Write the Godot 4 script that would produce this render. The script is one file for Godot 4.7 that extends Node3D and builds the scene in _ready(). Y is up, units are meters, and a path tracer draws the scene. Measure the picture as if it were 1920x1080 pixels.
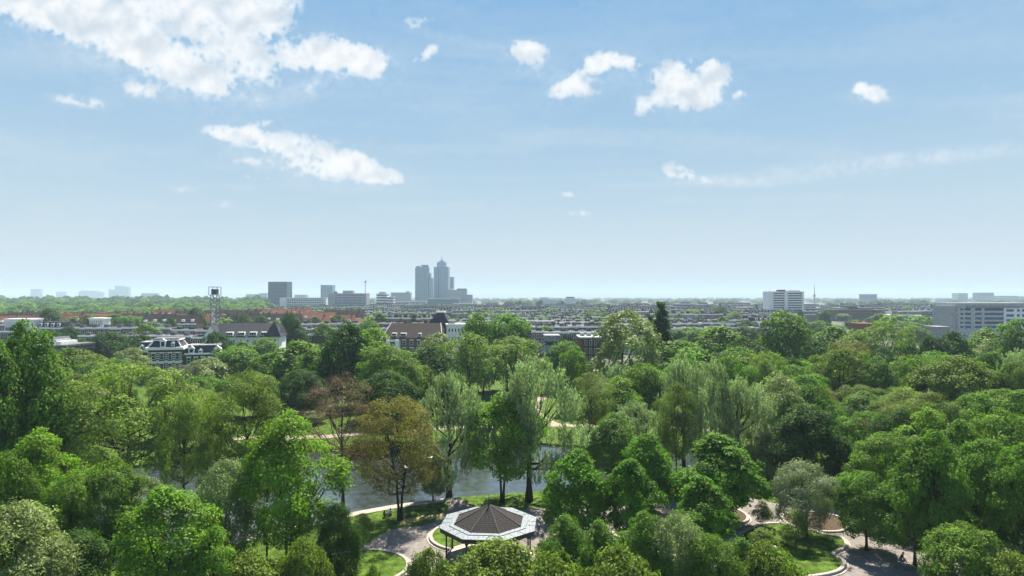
extends Node3D
# A city park seen from a high window: trees, a pond and a bandstand in front, terraces and towers behind.
# The eye stands at x = 0, z = 0, 29 m up and looks along -z; "px" and "py" below are measurements taken from the 1920 x 1080 photograph.
const F := 1200.0
const EYE := 29.0
const SKYLINE := 556.0

var taken := {}
var quads := PackedInt32Array()
var M := {}

func spot(px: float, d: float, y := 0.0) -> Vector3:
	return Vector3((px - 960.0) * d / F, y, -d)

func floor_at(px: float, py: float, y := 0.0) -> Vector3:
	return spot(px, EYE * F / (py - SKYLINE), y)

func tall(py: float, d: float) -> float:
	return EYE - (py - SKYLINE) * d / F

func wide(w: float, d: float) -> float:
	return w * d / F

func numbered(called: String) -> String:
	var n: int = taken.get(called, 0)
	taken[called] = n + 1
	return called if n == 0 else "%s_%03d" % [called, n]

func tag(o: Node, label := "", category := "", group := "", kind := "") -> Node:
	if label: o.set_meta("label", label)
	if category: o.set_meta("category", category)
	if group: o.set_meta("group", group)
	if kind: o.set_meta("kind", kind)
	return o

func thing(called: String, label: String, category: String, at := Vector3.ZERO, turn := 0.0, group := "") -> Node3D:
	var o := Node3D.new()
	o.name = numbered(called)
	add_child(o)
	o.position = at
	o.rotation.y = turn
	tag(o, label, category, group)
	return o

func obj(called: String, mesh: Mesh, m: Material, parent: Node = self, at := Vector3.ZERO) -> MeshInstance3D:
	var o := MeshInstance3D.new()
	o.name = numbered(called) if parent == self else called
	o.mesh = mesh
	o.material_override = m
	o.position = at
	parent.add_child(o, true)
	return o

func struct(called: String, mesh: Mesh, m: Material) -> MeshInstance3D:
	var o := obj(called, mesh, m)
	o.set_meta("kind", "structure")
	return o

# ---------------------------------------------------------------- materials
func noise_tex(freq: float, octaves: int, low: Color, high: Color, size := 512, sd := 1, contrast := 1.0) -> NoiseTexture2D:
	var n := FastNoiseLite.new()
	n.seed = sd
	n.noise_type = FastNoiseLite.TYPE_SIMPLEX_SMOOTH
	n.frequency = freq
	n.fractal_octaves = octaves
	var g := Gradient.new()
	g.set_color(0, low)
	g.set_color(1, high)
	g.set_offset(0, 0.5 - 0.5 / contrast)
	g.set_offset(1, 0.5 + 0.5 / contrast)
	var t := NoiseTexture2D.new()
	t.width = size
	t.height = size
	t.seamless = true
	t.noise = n
	t.color_ramp = g
	return t

func lin(r: float, g: float, b: float) -> Color:
	return Color(r, g, b).linear_to_srgb()

func plain(name_: String, c: Color, rough := 0.8, metal := 0.0, spec := 0.5) -> StandardMaterial3D:
	var m := StandardMaterial3D.new()
	m.resource_name = name_
	m.albedo_color = c
	m.roughness = rough
	m.metallic = metal
	m.metallic_specular = spec
	M[name_] = m
	return m

# a base colour broken up by noise, laid in world metres
func rough_mat(name_: String, c: Color, scale_m: float, spread := 0.25, rough := 0.85, sd := 1, octaves := 5) -> StandardMaterial3D:
	var m := plain(name_, Color.WHITE, rough, 0.0, 0.22)
	m.albedo_texture = noise_tex(0.012, octaves, Color(c.r * (1 - spread), c.g * (1 - spread), c.b * (1 - spread)), Color(c.r * (1 + spread * 0.6), c.g * (1 + spread * 0.6), c.b * (1 + spread * 0.6)), 512, sd, 1.6)
	m.uv1_triplanar = true
	m.uv1_world_triplanar = true
	m.uv1_scale = Vector3.ONE / scale_m
	return m

# ---------------------------------------------------------------- mesh helpers
class Shape:
	var v := PackedVector3Array()
	var i := PackedInt32Array()
	func quad(a: Vector3, b: Vector3, c: Vector3, d: Vector3) -> void:
		var n := v.size()
		v.append_array(PackedVector3Array([a, b, c, d]))
		i.append_array(PackedInt32Array([n, n + 1, n + 2, n, n + 2, n + 3]))
	func tri(a: Vector3, b: Vector3, c: Vector3) -> void:
		var n := v.size()
		v.append_array(PackedVector3Array([a, b, c]))
		i.append_array(PackedInt32Array([n, n + 1, n + 2]))
	# a box given by its least and greatest corner, turned by t
	func box(lo: Vector3, hi: Vector3, t := Transform3D()) -> void:
		var p := PackedVector3Array()
		for k in 8:
			p.append(t * Vector3(hi.x if k & 1 else lo.x, hi.y if k & 2 else lo.y, hi.z if k & 4 else lo.z))
		for f in [[0, 2, 3, 1], [5, 7, 6, 4], [4, 6, 2, 0], [1, 3, 7, 5], [2, 6, 7, 3], [4, 0, 1, 5]]:
			quad(p[f[0]], p[f[1]], p[f[2]], p[f[3]])
	# a flat polygon (x, z pairs) raised to a slab
	func slab(outline: PackedVector2Array, y0: float, y1: float) -> void:
		var o := outline
		if Geometry2D.is_polygon_clockwise(o):
			o = o.duplicate()
			o.reverse()
		var t := Geometry2D.triangulate_polygon(o)
		for k in range(0, t.size(), 3):
			var a := o[t[k]]
			var b := o[t[k + 1]]
			var c := o[t[k + 2]]
			if (b - a).cross(c - a) < 0.0:
				var s := b
				b = c
				c = s
			tri(Vector3(a.x, y1, a.y), Vector3(b.x, y1, b.y), Vector3(c.x, y1, c.y))
		if y1 - y0 > 0.001:
			for k in o.size():
				var a := o[k]
				var b := o[(k + 1) % o.size()]
				quad(Vector3(a.x, y0, a.y), Vector3(b.x, y0, b.y), Vector3(b.x, y1, b.y), Vector3(a.x, y1, a.y))
	func tube(points: Array, radii: Array, sides := 6) -> void:
		var rings := []
		for k in points.size():
			var along: Vector3 = (points[mini(k + 1, points.size() - 1)] - points[maxi(k - 1, 0)]).normalized()
			var u := along.cross(Vector3(0.31, 0.2, 0.93)).normalized()
			var w := along.cross(u)
			var ring := PackedVector3Array()
			for s in sides:
				var a := TAU * s / sides
				ring.append(points[k] + (u * cos(a) + w * sin(a)) * radii[k])
			rings.append(ring)
		for k in points.size() - 1:
			for s in sides:
				var e := (s + 1) % sides
				quad(rings[k][s], rings[k + 1][s], rings[k + 1][e], rings[k][e])
		for s in range(1, sides - 1):
			tri(rings[-1][0], rings[-1][s + 1], rings[-1][s])
			tri(rings[0][0], rings[0][s], rings[0][s + 1])
	func mesh(smooth := false) -> ArrayMesh:
		var st := SurfaceTool.new()
		st.begin(Mesh.PRIMITIVE_TRIANGLES)
		st.set_smooth_group(0 if smooth else -1)
		for k in i:
			st.add_vertex(v[k])
		if smooth:
			st.index()
		st.generate_normals()
		return st.commit()
# ---------------------------------------------------------------- sky
func sky_color(el: float) -> Color:
	# el in radians above the horizon; colours of clear hazy summer air
	var steps := [[0.0, Color8(207, 220, 227)], [0.06, Color8(202, 217, 226)], [0.14, Color8(186, 210, 226)], [0.25, Color8(163, 197, 224)], [0.42, Color8(138, 182, 222)], [0.8, Color8(100, 153, 208)], [1.58, Color8(78, 131, 195)]]
	for k in steps.size() - 1:
		if el <= steps[k + 1][0]:
			var t: float = clampf((el - steps[k][0]) / (steps[k + 1][0] - steps[k][0]), 0, 1)
			return (steps[k][1] as Color).lerp(steps[k + 1][1], t)
	return steps[-1][1]

# each cloud lobe: [px, py, half width, half height, tilt in degrees, strength]
const CLOUDS := [
	[120, 15, 190, 55, 8, 1.0], [215, 75, 190, 42, 22, 0.95], [330, 120, 130, 42, 27, 1.0], [430, 40, 130, 65, 15, 1.0], [505, 18, 75, 42, -20, 1.0], [290, 10, 170, 60, 0, 1.0], [450, 110, 90, 36, 30, 0.95], [390, 148, 70, 20, 12, 0.8], [262, 166, 56, 18, 6, 0.75], [60, 0, 110, 34, 10, 0.9],
	[592, 98, 72, 34, -4, 1.0], [648, 108, 74, 40, 8, 1.0], [692, 116, 40, 30, 25, 1.0], [550, 116, 46, 18, 0, 0.6],
	[430, 248, 52, 15, 4, 0.9], [478, 262, 76, 22, 12, 0.95], [492, 232, 34, 9, -10, 0.8], [590, 284, 100, 32, 12, 1.0], [690, 316, 84, 22, 20, 1.0], [640, 322, 110, 20, 4, 0.9], [470, 303, 60, 9, 0, 0.5], [480, 332, 40, 7, 3, 0.4],
	[783, 40, 34, 13, -8, 0.65], [794, 106, 34, 12, -28, 0.75], [808, 90, 14, 11, 0, 0.6],
	[994, 100, 42, 25, 10, 1.0], [985, 92, 28, 18, 0, 1.0], [1004, 136, 16, 14, 20, 0.3],
	[1062, 166, 38, 20, -18, 1.0], [1098, 142, 46, 27, -38, 1.0], [1128, 115, 34, 20, -20, 1.0], [1168, 116, 40, 16, 10, 0.9], [1110, 172, 30, 8, -10, 0.5],
	[1290, 158, 66, 46, 0, 1.0], [1252, 145, 34, 32, 0, 1.0], [1342, 140, 34, 30, 0, 1.0], [1308, 188, 48, 24, 0, 0.9], [1212, 194, 34, 22, -22, 0.8], [1385, 174, 18, 13, -10, 0.8], [1335, 122, 14, 14, 0, 0.8],
	[1634, 174, 40, 18, 6, 1.0], [1614, 164, 14, 12, 0, 0.9], [1852, 162, 15, 8, 0, 0.5],
	[1270, 320, 34, 17, 12, 0.85], [1330, 338, 80, 8, 8, 0.35], [1072, 364, 22, 7, 0, 0.5], [1088, 400, 30, 7, 0, 0.5], [347, 356, 16, 6, 0, 0.4], [150, 190, 52, 12, 8, 0.75], [474, 180, 24, 11, 25, 0.45], [30, 100, 10, 14, 0, 0.4], [582, 166, 34, 14, -22, 0.35], [420, 384, 18, 6, 0, 0.3],
]

# thin veils round the clouds and one long streak
const VEILS := [[1600, 312, 340, 22, -6, 0.34], [1760, 290, 220, 16, -7, 0.2], [260, 110, 330, 90, 18, 0.30], [650, 118, 150, 60, 6, 0.28], [570, 300, 240, 56, 12, 0.28], [1105, 150, 120, 46, -28, 0.28], [1290, 172, 130, 58, 0, 0.28], [1005, 115, 70, 42, 20, 0.22], [860, 75, 160, 14, 12, 0.18], [1640, 178, 60, 26, 0, 0.2], [580, 168, 70, 26, -18, 0.28], [480, 184, 50, 20, 20, 0.3], [150, 192, 90, 16, 8, 0.25], [1350, 338, 130, 12, 4, 0.3], [420, 384, 26, 9, 0, 0.3], [345, 356, 24, 9, 0, 0.3]]

func make_sky() -> ImageTexture:
	var w := 4096
	var h := 2048
	# air and thin high cloud, coarse, then enlarged
	var lw := 1024
	var lh := 256
	var streak := FastNoiseLite.new()
	streak.seed = 11
	streak.frequency = 0.9
	streak.fractal_octaves = 5
	streak.domain_warp_enabled = true
	streak.domain_warp_amplitude = 0.8
	streak.domain_warp_frequency = 0.6
	var low := Image.create(lw, lh, false, Image.FORMAT_RGB8)
	for y in lh:
		var el := (1.0 - (y + 0.5) / lh) * PI / 2
		var air := sky_color(el)
		for x in lw:
			var az := (x + 0.5) / lw * TAU
			# a cirrus sheet 8 km up, seen in perspective
			var r := minf(8.0 / tan(maxf(el, 0.05)), 70.0)
			var n := streak.get_noise_3d(sin(az) * r * 0.055, cos(az) * r * 0.16, 3.0)
			var veil := clampf(n * 0.45 + 0.03, 0.0, 0.3) * smoothstep(0.03, 0.18, el)
			low.set_pixel(x, y, air.lerp(Color8(214, 225, 232), veil))
	low.resize(w, h / 2, Image.INTERPOLATE_CUBIC)
	var sky := Image.create(w, h, false, Image.FORMAT_RGB8)
	sky.fill(Color8(160, 170, 160))
	sky.blit_rect(low, Rect2i(0, 0, w, h / 2), Vector2i.ZERO)
	# cumulus: the ones of the view, and their like all round the sky
	var rng := RandomNumberGenerator.new()
	rng.seed = 5
	for sector in 4:
		var lobes := []
		if sector == 0:
			lobes = CLOUDS
		else:
			for k in 22:
				var cx := rng.randf_range(-250, 2170)
				var cy := rng.randf_range(-700, 420)
				var size := rng.randf_range(18, 60) * (1.5 if cy < 0 else 1.0)
				for j in rng.randi_range(2, 6):
					lobes.append([cx + rng.randf_range(-1.6, 1.6) * size, cy + rng.randf_range(-0.5, 0.5) * size, size * rng.randf_range(0.6, 1.5), size * rng.randf_range(0.35, 0.75), rng.randf_range(-25, 25), 1.0])
		stamp(sky, lobes, sector)
	return ImageTexture.create_from_image(sky)

func stamp(sky: Image, lobes: Array, sector: int) -> void:
	var w := sky.get_width()
	var h := sky.get_height()
	var puff := FastNoiseLite.new()
	puff.seed = 31 + sector
	puff.frequency = 0.016
	puff.fractal_octaves = 6
	puff.fractal_gain = 0.56
	puff.domain_warp_enabled = true
	puff.domain_warp_amplitude = 16.0
	puff.domain_warp_frequency = 0.02
	var fine := FastNoiseLite.new()
	fine.seed = 55 + sector
	fine.frequency = 0.05
	fine.fractal_octaves = 5
	fine.fractal_gain = 0.6
	fine.domain_warp_enabled = true
	fine.domain_warp_amplitude = 9.0
	fine.domain_warp_frequency = 0.05
	var body := FastNoiseLite.new()
	body.seed = 77 + sector
	body.frequency = 0.011
	body.fractal_octaves = 4
	var ready := []
	var cells := {}
	for l in lobes + (VEILS if sector == 0 else []):
		var c := cos(deg_to_rad(l[4]))
		var s := sin(deg_to_rad(l[4]))
		ready.append([float(l[0]), float(l[1]), c / l[2], s / l[2], -s / l[3], c / l[3], l[5], ready.size() >= lobes.size()])
		var reach: float = maxf(l[2], l[3]) * 1.7 + 12
		for gx in range(floori((l[0] - reach) / 40), ceili((l[0] + reach) / 40) + 1):
			for gy in range(floori((l[1] - reach) / 40), ceili((l[1] + reach) / 40) + 1):
				var key := Vector2i(gx, gy)
				if not cells.has(key): cells[key] = []
				cells[key].append(ready.size() - 1)
	for x in w:
		var az := wrapf((x + 0.5) / w * TAU - PI - sector * PI / 2, -PI, PI)
		if absf(az) > PI / 4 + (0.12 if sector == 0 else 0.0): continue
		var px := 960 + F * tan(az)
		for y in h / 2:
			var el := (0.5 - (y + 0.5) / h) * PI
			if el > 1.0: continue
			var py := SKYLINE - F * tan(el) / cos(az)
			var list: Array = cells.get(Vector2i(roundi(px / 40), roundi(py / 40)), [])
			if list.is_empty(): continue
			var sum := 0.0
			var veil := 0.0
			for k in list:
				var l: Array = ready[k]
				var dx: float = px - l[0]
				var dy: float = py - l[1]
				var a: float = dx * l[2] + dy * l[3]
				var b: float = dx * l[4] + dy * l[5]
				var e: float = 1.0 - (a * a + b * b) * 0.60
				if e > 0.0:
					if l[7]: veil += e * e * l[6]
					else: sum += pow(e, 1.4) * l[6]
			if sum <= 0.0 and veil <= 0.0: continue
			var n := puff.get_noise_2d(px, py) * 0.85 + fine.get_noise_2d(px, py) * 0.95
			var t: float = minf(sum, 1.7) * 1.15 + n * smoothstep(0.0, 0.3, sum) - 0.30
			if veil > 0.0: sky.set_pixel(x, y, sky.get_pixel(x, y).lerp(Color8(232, 239, 244), clampf(veil * (0.75 + n * 0.9), 0.0, 0.7)))
			if t <= 0.0: continue
			var alpha := (1.0 - exp(-1.9 * t * smoothstep(0.0, 0.35, t))) * minf(0.97, 0.2 + sum * 1.1)
			var bulge := body.get_noise_2d(px, py + 10.0) - body.get_noise_2d(px, py - 14.0)
			var grey: float = clampf(smoothstep(0.3, 1.1, t * 0.6 + body.get_noise_2d(px, py)) * 0.4 + bulge * 0.9, 0.0, 0.8)
			var white := Color8(252, 252, 252).lerp(Color8(205, 216, 226), grey)
			sky.set_pixel(x, y, sky.get_pixel(x, y).lerp(white, alpha))

func make_light() -> void:
	var cam := Camera3D.new()
	cam.name = "camera"
	cam.projection = Camera3D.PROJECTION_FRUSTUM
	cam.near = 1.0
	cam.far = 30000.0
	cam.size = 1080.0 / F
	cam.frustum_offset = Vector2(0, (SKYLINE - 540.0) / F)
	cam.position = Vector3(0, EYE, 0)
	cam.current = true
	add_child(cam)
	var e := Environment.new()
	e.tonemap_mode = Environment.TONE_MAPPER_LINEAR
	e.tonemap_exposure = 2.95
	e.background_energy_multiplier = 0.355
	e.background_mode = Environment.BG_SKY
	var s := PanoramaSkyMaterial.new()
	s.panorama = make_sky()
	e.sky = Sky.new()
	e.sky.sky_material = s
	e.sky_rotation = Vector3(0, PI, 0)
	e.sdfgi_enabled = true
	e.ssao_enabled = true
	e.ssil_enabled = true
	e.fog_enabled = true
	e.fog_density = 0.00015
	e.fog_light_color = Color8(196, 222, 242)
	var we := WorldEnvironment.new()
	we.environment = e
	add_child(we)
	var sun := DirectionalLight3D.new()
	sun.name = "sun"
	sun.light_energy = 1.6
	sun.light_color = Color(1.0, 0.955, 0.88)
	sun.light_angular_distance = 0.5
	sun.shadow_enabled = true
	# high in the sky ahead, a little to the right: shadows fall towards the eye and slightly left
	sun.rotation = Vector3(deg_to_rad(-55), deg_to_rad(180 - 12), 0)
	add_child(sun)
# ---------------------------------------------------------------- trees
func leaf_mat(name_: String, through: Color, rough := 0.58) -> StandardMaterial3D:
	var m := plain(name_, Color.WHITE, rough, 0.0, 0.24)
	m.vertex_color_use_as_albedo = true
	m.backlight_enabled = true
	m.backlight = through
	return m

# small sprays of leaves, in metres: each leaf is one diamond
func sprays(rng: RandomNumberGenerator, count: int, leaves: int, reach: float, length: float, breadth: float, kind := "dome") -> Array:
	var out := []
	for t in count:
		var v := PackedVector3Array()
		for k in leaves:
			var p: Vector3
			var dirn: Vector3
			var up: Vector3
			if kind == "hang":       # a drooping strand
				var f := (k + rng.randf()) / leaves
				p = Vector3(rng.randfn(0, 0.10) * reach, -f * reach * 1.9 + 0.4 * reach, rng.randfn(0, 0.10) * reach)
				var a := rng.randf() * TAU
				dirn = Vector3(cos(a) * 0.55, -1.0, sin(a) * 0.55).normalized()
				up = Vector3(cos(a), 0.5, sin(a)) + Vector3(rng.randfn(0, 0.4), rng.randfn(0, 0.3), rng.randfn(0, 0.4))
			elif kind == "flame":    # upright shoots
				p = Vector3(rng.randfn(0, 0.28), rng.randf_range(-0.4, 1.2), rng.randfn(0, 0.28)) * reach
				dirn = Vector3(rng.randfn(0, 0.5), 1.0, rng.randfn(0, 0.5)).normalized()
				up = Vector3(rng.randfn(0, 1), 0.3, rng.randfn(0, 1))
			else:
				var a := rng.randf() * TAU
				var r := sqrt(rng.randf())
				p = Vector3(cos(a) * r, (1.0 - r * r) * 0.55 + rng.randfn(0, 0.16), sin(a) * r) * reach
				dirn = Vector3(cos(a) * 0.9 + rng.randfn(0, 0.5), rng.randfn(-0.25, 0.3), sin(a) * 0.9 + rng.randfn(0, 0.5)).normalized()
				up = Vector3(cos(a) * r * 0.5, 1.0, sin(a) * r * 0.5) + Vector3(rng.randfn(0, 0.45), rng.randfn(0, 0.2), rng.randfn(0, 0.45))
			var side := dirn.cross(up).normalized()
			var l := length * rng.randf_range(0.7, 1.3)
			var b := breadth * rng.randf_range(0.7, 1.25) * 0.5
			if (kind == "twig" and k % 3 == 0) or (kind == "sprig" and k % 6 == 0):
				l *= 2.6
				b = 0.022
			v.append(p)
			v.append(p + dirn * l * 0.5 + side * b)
			v.append(p + dirn * l)
			v.append(p + dirn * l * 0.5 - side * b)
		out.append(v)
	return out

# tints of one spray: linear leaf colours that differ from leaf to leaf
func tints(rng: RandomNumberGenerator, leaves: int, base: Color, spread: float, other: Color, share: float, kind := "dome") -> Array:
	var out := []
	for t in 9:
		var f := 1.0 + 0.10 * t
		var c := PackedColorArray()
		for k in leaves:
			var g := f * (1.0 + rng.randf_range(-spread, spread))
			var q := base.lerp(other, share if rng.randf() < 0.5 else rng.randf() * share * 0.5)
			q = Color(q.r * g * (1.07 + rng.randf_range(-0.10, 0.18)), q.g * g, q.b * g)
			if (kind == "twig" and k % 3 == 0) or (kind == "sprig" and k % 6 == 0):
				q = Color(0.085, 0.062, 0.045) * (0.8 + 0.4 * rng.randf())
			q.a = 1.0
			for j in 4: c.append(q)
		out.append(c)
	return out

# how wide a crown is at height t (0 at its foot, 1 at its top)
func profile(shape: String, t: float) -> float:
	match shape:
		"round": return pow(maxf(0.0, 1.0 - pow(absf(2.0 * t - 0.92) / 1.08, 2.4)), 0.5)
		"dome": return pow(maxf(0.0, 1.0 - pow(absf(t - 0.25) / 0.75, 2.3)), 0.5) if t > 0.25 else 0.78 + 0.22 * t / 0.25
		"egg": return pow(maxf(0.0, 1.0 - pow(absf(t - 0.36) / (0.64 if t > 0.36 else 0.5), 1.7)), 0.62)
		"cone": return maxf(0.05, 1.0 - pow(t, 1.35)) * (0.72 + 0.28 * minf(1.0, t * 4.0))
		"column": return pow(maxf(0.0, sin(PI * clampf(0.10 + t * 0.90, 0, 1))), 0.6) * (1.0 - 0.35 * t)
		"vase": return pow(maxf(0.0, 1.0 - pow(absf(t - 0.62) / (0.38 if t > 0.62 else 0.75), 2.0)), 0.5)
	return 1.0

func boughs(rng: RandomNumberGenerator, shape: String, height: float, base: float, width: float, count: int, lobe: float, loose: float) -> Array:
	var out := []
	var lopsided := Vector3(rng.randf_range(-0.08, 0.08), 0, rng.randf_range(-0.08, 0.08)) * width
	var bump := rng.randf() * TAU
	for k in count:
		var t := (k + rng.randf()) / count
		t = lerpf(t, pow(t, 0.8), 0.5)
		var a := k * 2.39996 + rng.randf_range(-0.5, 0.5)
		var r := profile(shape, t) * width * 0.5 * (1.0 + 0.13 * sin(2.0 * a + bump + t * 5.0) + 0.10 * sin(3.0 * a - bump * 2.0 - t * 9.0))
		var size := lobe * (rng.randf_range(0.6, 1.0) if rng.randf() < 0.6 else rng.randf_range(1.0, 1.45)) * clampf(0.45 + 0.55 * r / (width * 0.5), 0.5, 1.0)
		var f := rng.randf_range(0.70, 1.06) + rng.randf_range(-loose, loose)
		var c := Vector3(cos(a), 0, sin(a)) * maxf(0.0, (r - size * 0.62) * f)
		c.y = base + t * (height - base - size * 0.7) + size * 0.2
		out.append([c + lopsided * sin(t * PI), size, size * rng.randf_range(0.52, 0.78)])
	return out

func crown_mesh(rng: RandomNumberGenerator, lobes: Array, sp: Array, tn: Array, per: int, kind := "dome", density := 1.0) -> ArrayMesh:
	var v := PackedVector3Array()
	var c := PackedColorArray()
	var middle := Vector3.ZERO
	for l in lobes: middle += l[0]
	middle /= lobes.size()
	var mean := 0.0
	for l in lobes: mean += l[1]
	mean /= lobes.size()
	for l in lobes:
		var tone := rng.randi_range(1, 7)
		for k in int(per * density * pow(l[1] / mean, 2.0)):
			var d := Vector3(rng.randfn(), rng.randfn(), rng.randfn()).normalized()
			var outward: Vector3 = (l[0] - middle).normalized()
			if d.dot(outward + Vector3.UP * 0.8) < -0.1 and rng.randf() < 0.84: d = -d
			var f := rng.randf_range(0.55, 1.0) if rng.randf() < 0.76 else rng.randf_range(0.98, 1.42)
			var p: Vector3 = l[0] + Vector3(d.x * l[1], d.y * l[2], d.z * l[1]) * f
			var up := (d * 0.8 + outward * 0.3 + Vector3.UP * 0.75).normalized()
			if kind == "hang": up = (Vector3.UP + d * 0.22).normalized()
			elif kind == "flame": up = (Vector3.UP + d * 0.35).normalized()
			var side := up.cross(Vector3(sin(k * 1.7), 0.12, cos(k * 1.7))).normalized()
			var s := rng.randf_range(0.75, 1.3)
			v.append_array(Transform3D(Basis(side * s, up * s, side.cross(up) * s), p) * (sp[rng.randi() % sp.size()] as PackedVector3Array))
			c.append_array(tn[clampi(tone + rng.randi_range(-2, 2), 0, 8)])
	var a := []
	a.resize(Mesh.ARRAY_MAX)
	a[Mesh.ARRAY_VERTEX] = v
	a[Mesh.ARRAY_COLOR] = c
	a[Mesh.ARRAY_INDEX] = quads.slice(0, v.size() / 4 * 6)
	var m := ArrayMesh.new()
	m.add_surface_from_arrays(Mesh.PRIMITIVE_TRIANGLES, a)
	leaf_count += v.size() / 4
	return m

var leaf_count := 0

func trunk_mesh(rng: RandomNumberGenerator, lobes: Array, height: float, base: float, thick: float, limbs: int, stems := 1) -> ArrayMesh:
	var s := Shape.new()
	for stem in stems:
		var lean := Vector3(rng.randf_range(-0.03, 0.03), 0, rng.randf_range(-0.03, 0.03)) * height
		var foot := Vector3.ZERO
		if stems > 1:
			var a := TAU * stem / stems + rng.randf()
			foot = Vector3(cos(a), 0, sin(a)) * thick * 0.55
			lean += Vector3(cos(a), 0, sin(a)) * height * 0.12
		var pts := []
		var rad := []
		var steps := 7
		var top := height * 0.82
		for k in steps + 1:
			var t := float(k) / steps
			pts.append(foot + lean * t * t + Vector3(rng.randfn(0, 0.012), 0, rng.randfn(0, 0.012)) * height * t + Vector3(0, t * top - 0.25, 0))
			rad.append(thick * (1.45 if k == 0 else 1.0) * (1.0 - 0.86 * t) * (1.0 if stems == 1 else 0.75))
		s.tube(pts, rad, 8)
		var order := range(lobes.size())
		for k in mini(limbs, lobes.size()):
			var l: Array = lobes[order[int(float(k) / limbs * lobes.size())]]
			var to: Vector3 = l[0]
			var from_t: float = clampf((base * 0.82 + (to.y - base) * 0.55) / top, 0.12, 0.9)
			var at := from_t * steps
			var i0 := int(at)
			var from: Vector3 = pts[i0].lerp(pts[mini(i0 + 1, steps)], at - i0)
			var r0: float = lerpf(rad[i0], rad[mini(i0 + 1, steps)], at - i0) * 0.62
			var mid := from.lerp(to, 0.5) + Vector3(rng.randfn(0, 0.3), -0.10 * from.distance_to(to), rng.randfn(0, 0.3))
			s.tube([from, from.lerp(mid, 0.55) + Vector3(0, -0.02, 0), mid, mid.lerp(to, 0.55) + Vector3(0, 0.12, 0), to + Vector3(0, 0.2, 0)], [r0, r0 * 0.8, r0 * 0.6, r0 * 0.4, r0 * 0.16], 5)
			for j in 3:
				var tip: Vector3 = to + Vector3(rng.randfn(0, 0.6), rng.randf_range(-0.1, 0.7), rng.randfn(0, 0.6)) * l[1]
				s.tube([mid, mid.lerp(tip, 0.5) + Vector3(0, 0.15, 0), tip], [r0 * 0.4, r0 * 0.26, r0 * 0.1], 4)
	return s.mesh(true)

# kinds of tree: shape, height, foot of crown, width, boughs, bough size, looseness, sprays a bough, leaves, spray reach, leaf length, leaf breadth, spray kind, trunk radius, limbs, leaf colour, other colour, share
var KINDS := {}
var species := {}

func kind(name_: String, shape: String, hgt: float, base: float, width: float, n: int, lobe: float, loose: float, per: int, leaves: int, reach: float, ll: float, lb: float, spray: String, thick: float, limbs: int, col: Color, other: Color, share: float, mat: String, stems := 1) -> void:
	KINDS[name_] = [shape, hgt, base, width, n, lobe, loose, per, leaves, reach, ll, lb, spray, thick, limbs, col, other, share, mat, stems]

func grow(name_: String, sd: int, fine: float) -> void:
	# fine 1: every leaf of a near tree; below 1: fewer, larger leaf faces for a tree further off
	var q: Array = KINDS[name_]
	var rng := RandomNumberGenerator.new()
	rng.seed = hash(name_) + sd * 7919
	var form: String = q[0]
	if name_ == "lime": form = ["egg", "round", "vase"][sd % 3]
	elif name_ == "dark": form = ["dome", "round"][sd % 2]
	var lobes := boughs(rng, form, q[1], q[2], q[3], q[4], q[5], q[6])
	var big := 1.0 / sqrt(fine)
	var leaves := int(q[8] * (1.0 if fine > 0.5 else (0.8 if fine > 0.1 else 0.6)))
	var sp := sprays(rng, 7, leaves, q[9] * lerpf(1.0, big, 0.35), q[10] * big * 0.92, q[11] * big * 0.92, q[12])
	var warm := rng.randf_range(-0.10, 0.14)      # no two trees of a kind are the same green
	var tone := rng.randf_range(0.84, 1.20)
	var own := Color(q[15].r * tone * (1.0 + warm), q[15].g * tone, q[15].b * tone * (1.0 - warm))
	var tn := tints(rng, leaves, own, 0.20, q[16], q[17], q[12])
	var per := maxi(4, int(q[7] * fine * q[8] / leaves))
	var crown := crown_mesh(rng, lobes, sp, tn, per, q[12])
	var trunk := trunk_mesh(rng, lobes, q[1], q[2], q[13], q[14] if fine > 0.1 else 0, q[19])
	var key := name_ + ("" if fine > 0.5 else (":mid" if fine > 0.1 else ":far"))
	if not species.has(key): species[key] = []
	species[key].append([trunk, crown, q[1], q[3], M[q[18]]])

func plant_tree(key: String, which: int, called: String, at: Vector3, height: float, width: float, turn: float, label: String, category := "tree", group := "") -> Node3D:
	var list: Array = species[key]
	var s: Array = list[which % list.size()]
	var o := thing(called, label, category, at, turn, group)
	o.scale = Vector3(width / s[3], height / s[2], width / s[3])
	obj("trunk", s[0], M.bark, o)
	obj("crown", s[1], s[4], o)
	return o
# ---------------------------------------------------------------- ground, water, paths
func flat(points: Array) -> PackedVector2Array:
	var out := PackedVector2Array()
	for p in points:
		var g := floor_at(p[0], p[1])
		out.append(Vector2(g.x, g.z))
	return out

func smooth_line(line: PackedVector2Array, closed := false, steps := 6) -> PackedVector2Array:
	var out := PackedVector2Array()
	var n := line.size()
	for k in (n if closed else n - 1):
		var a := line[(k - 1 + n) % n] if closed or k > 0 else line[0]
		var b := line[k]
		var c := line[(k + 1) % n]
		var d := line[(k + 2) % n] if closed or k + 2 < n else line[n - 1]
		for s in steps:
			out.append(b.cubic_interpolate(c, a, d, float(s) / steps))
	if not closed: out.append(line[n - 1])
	return out

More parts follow.
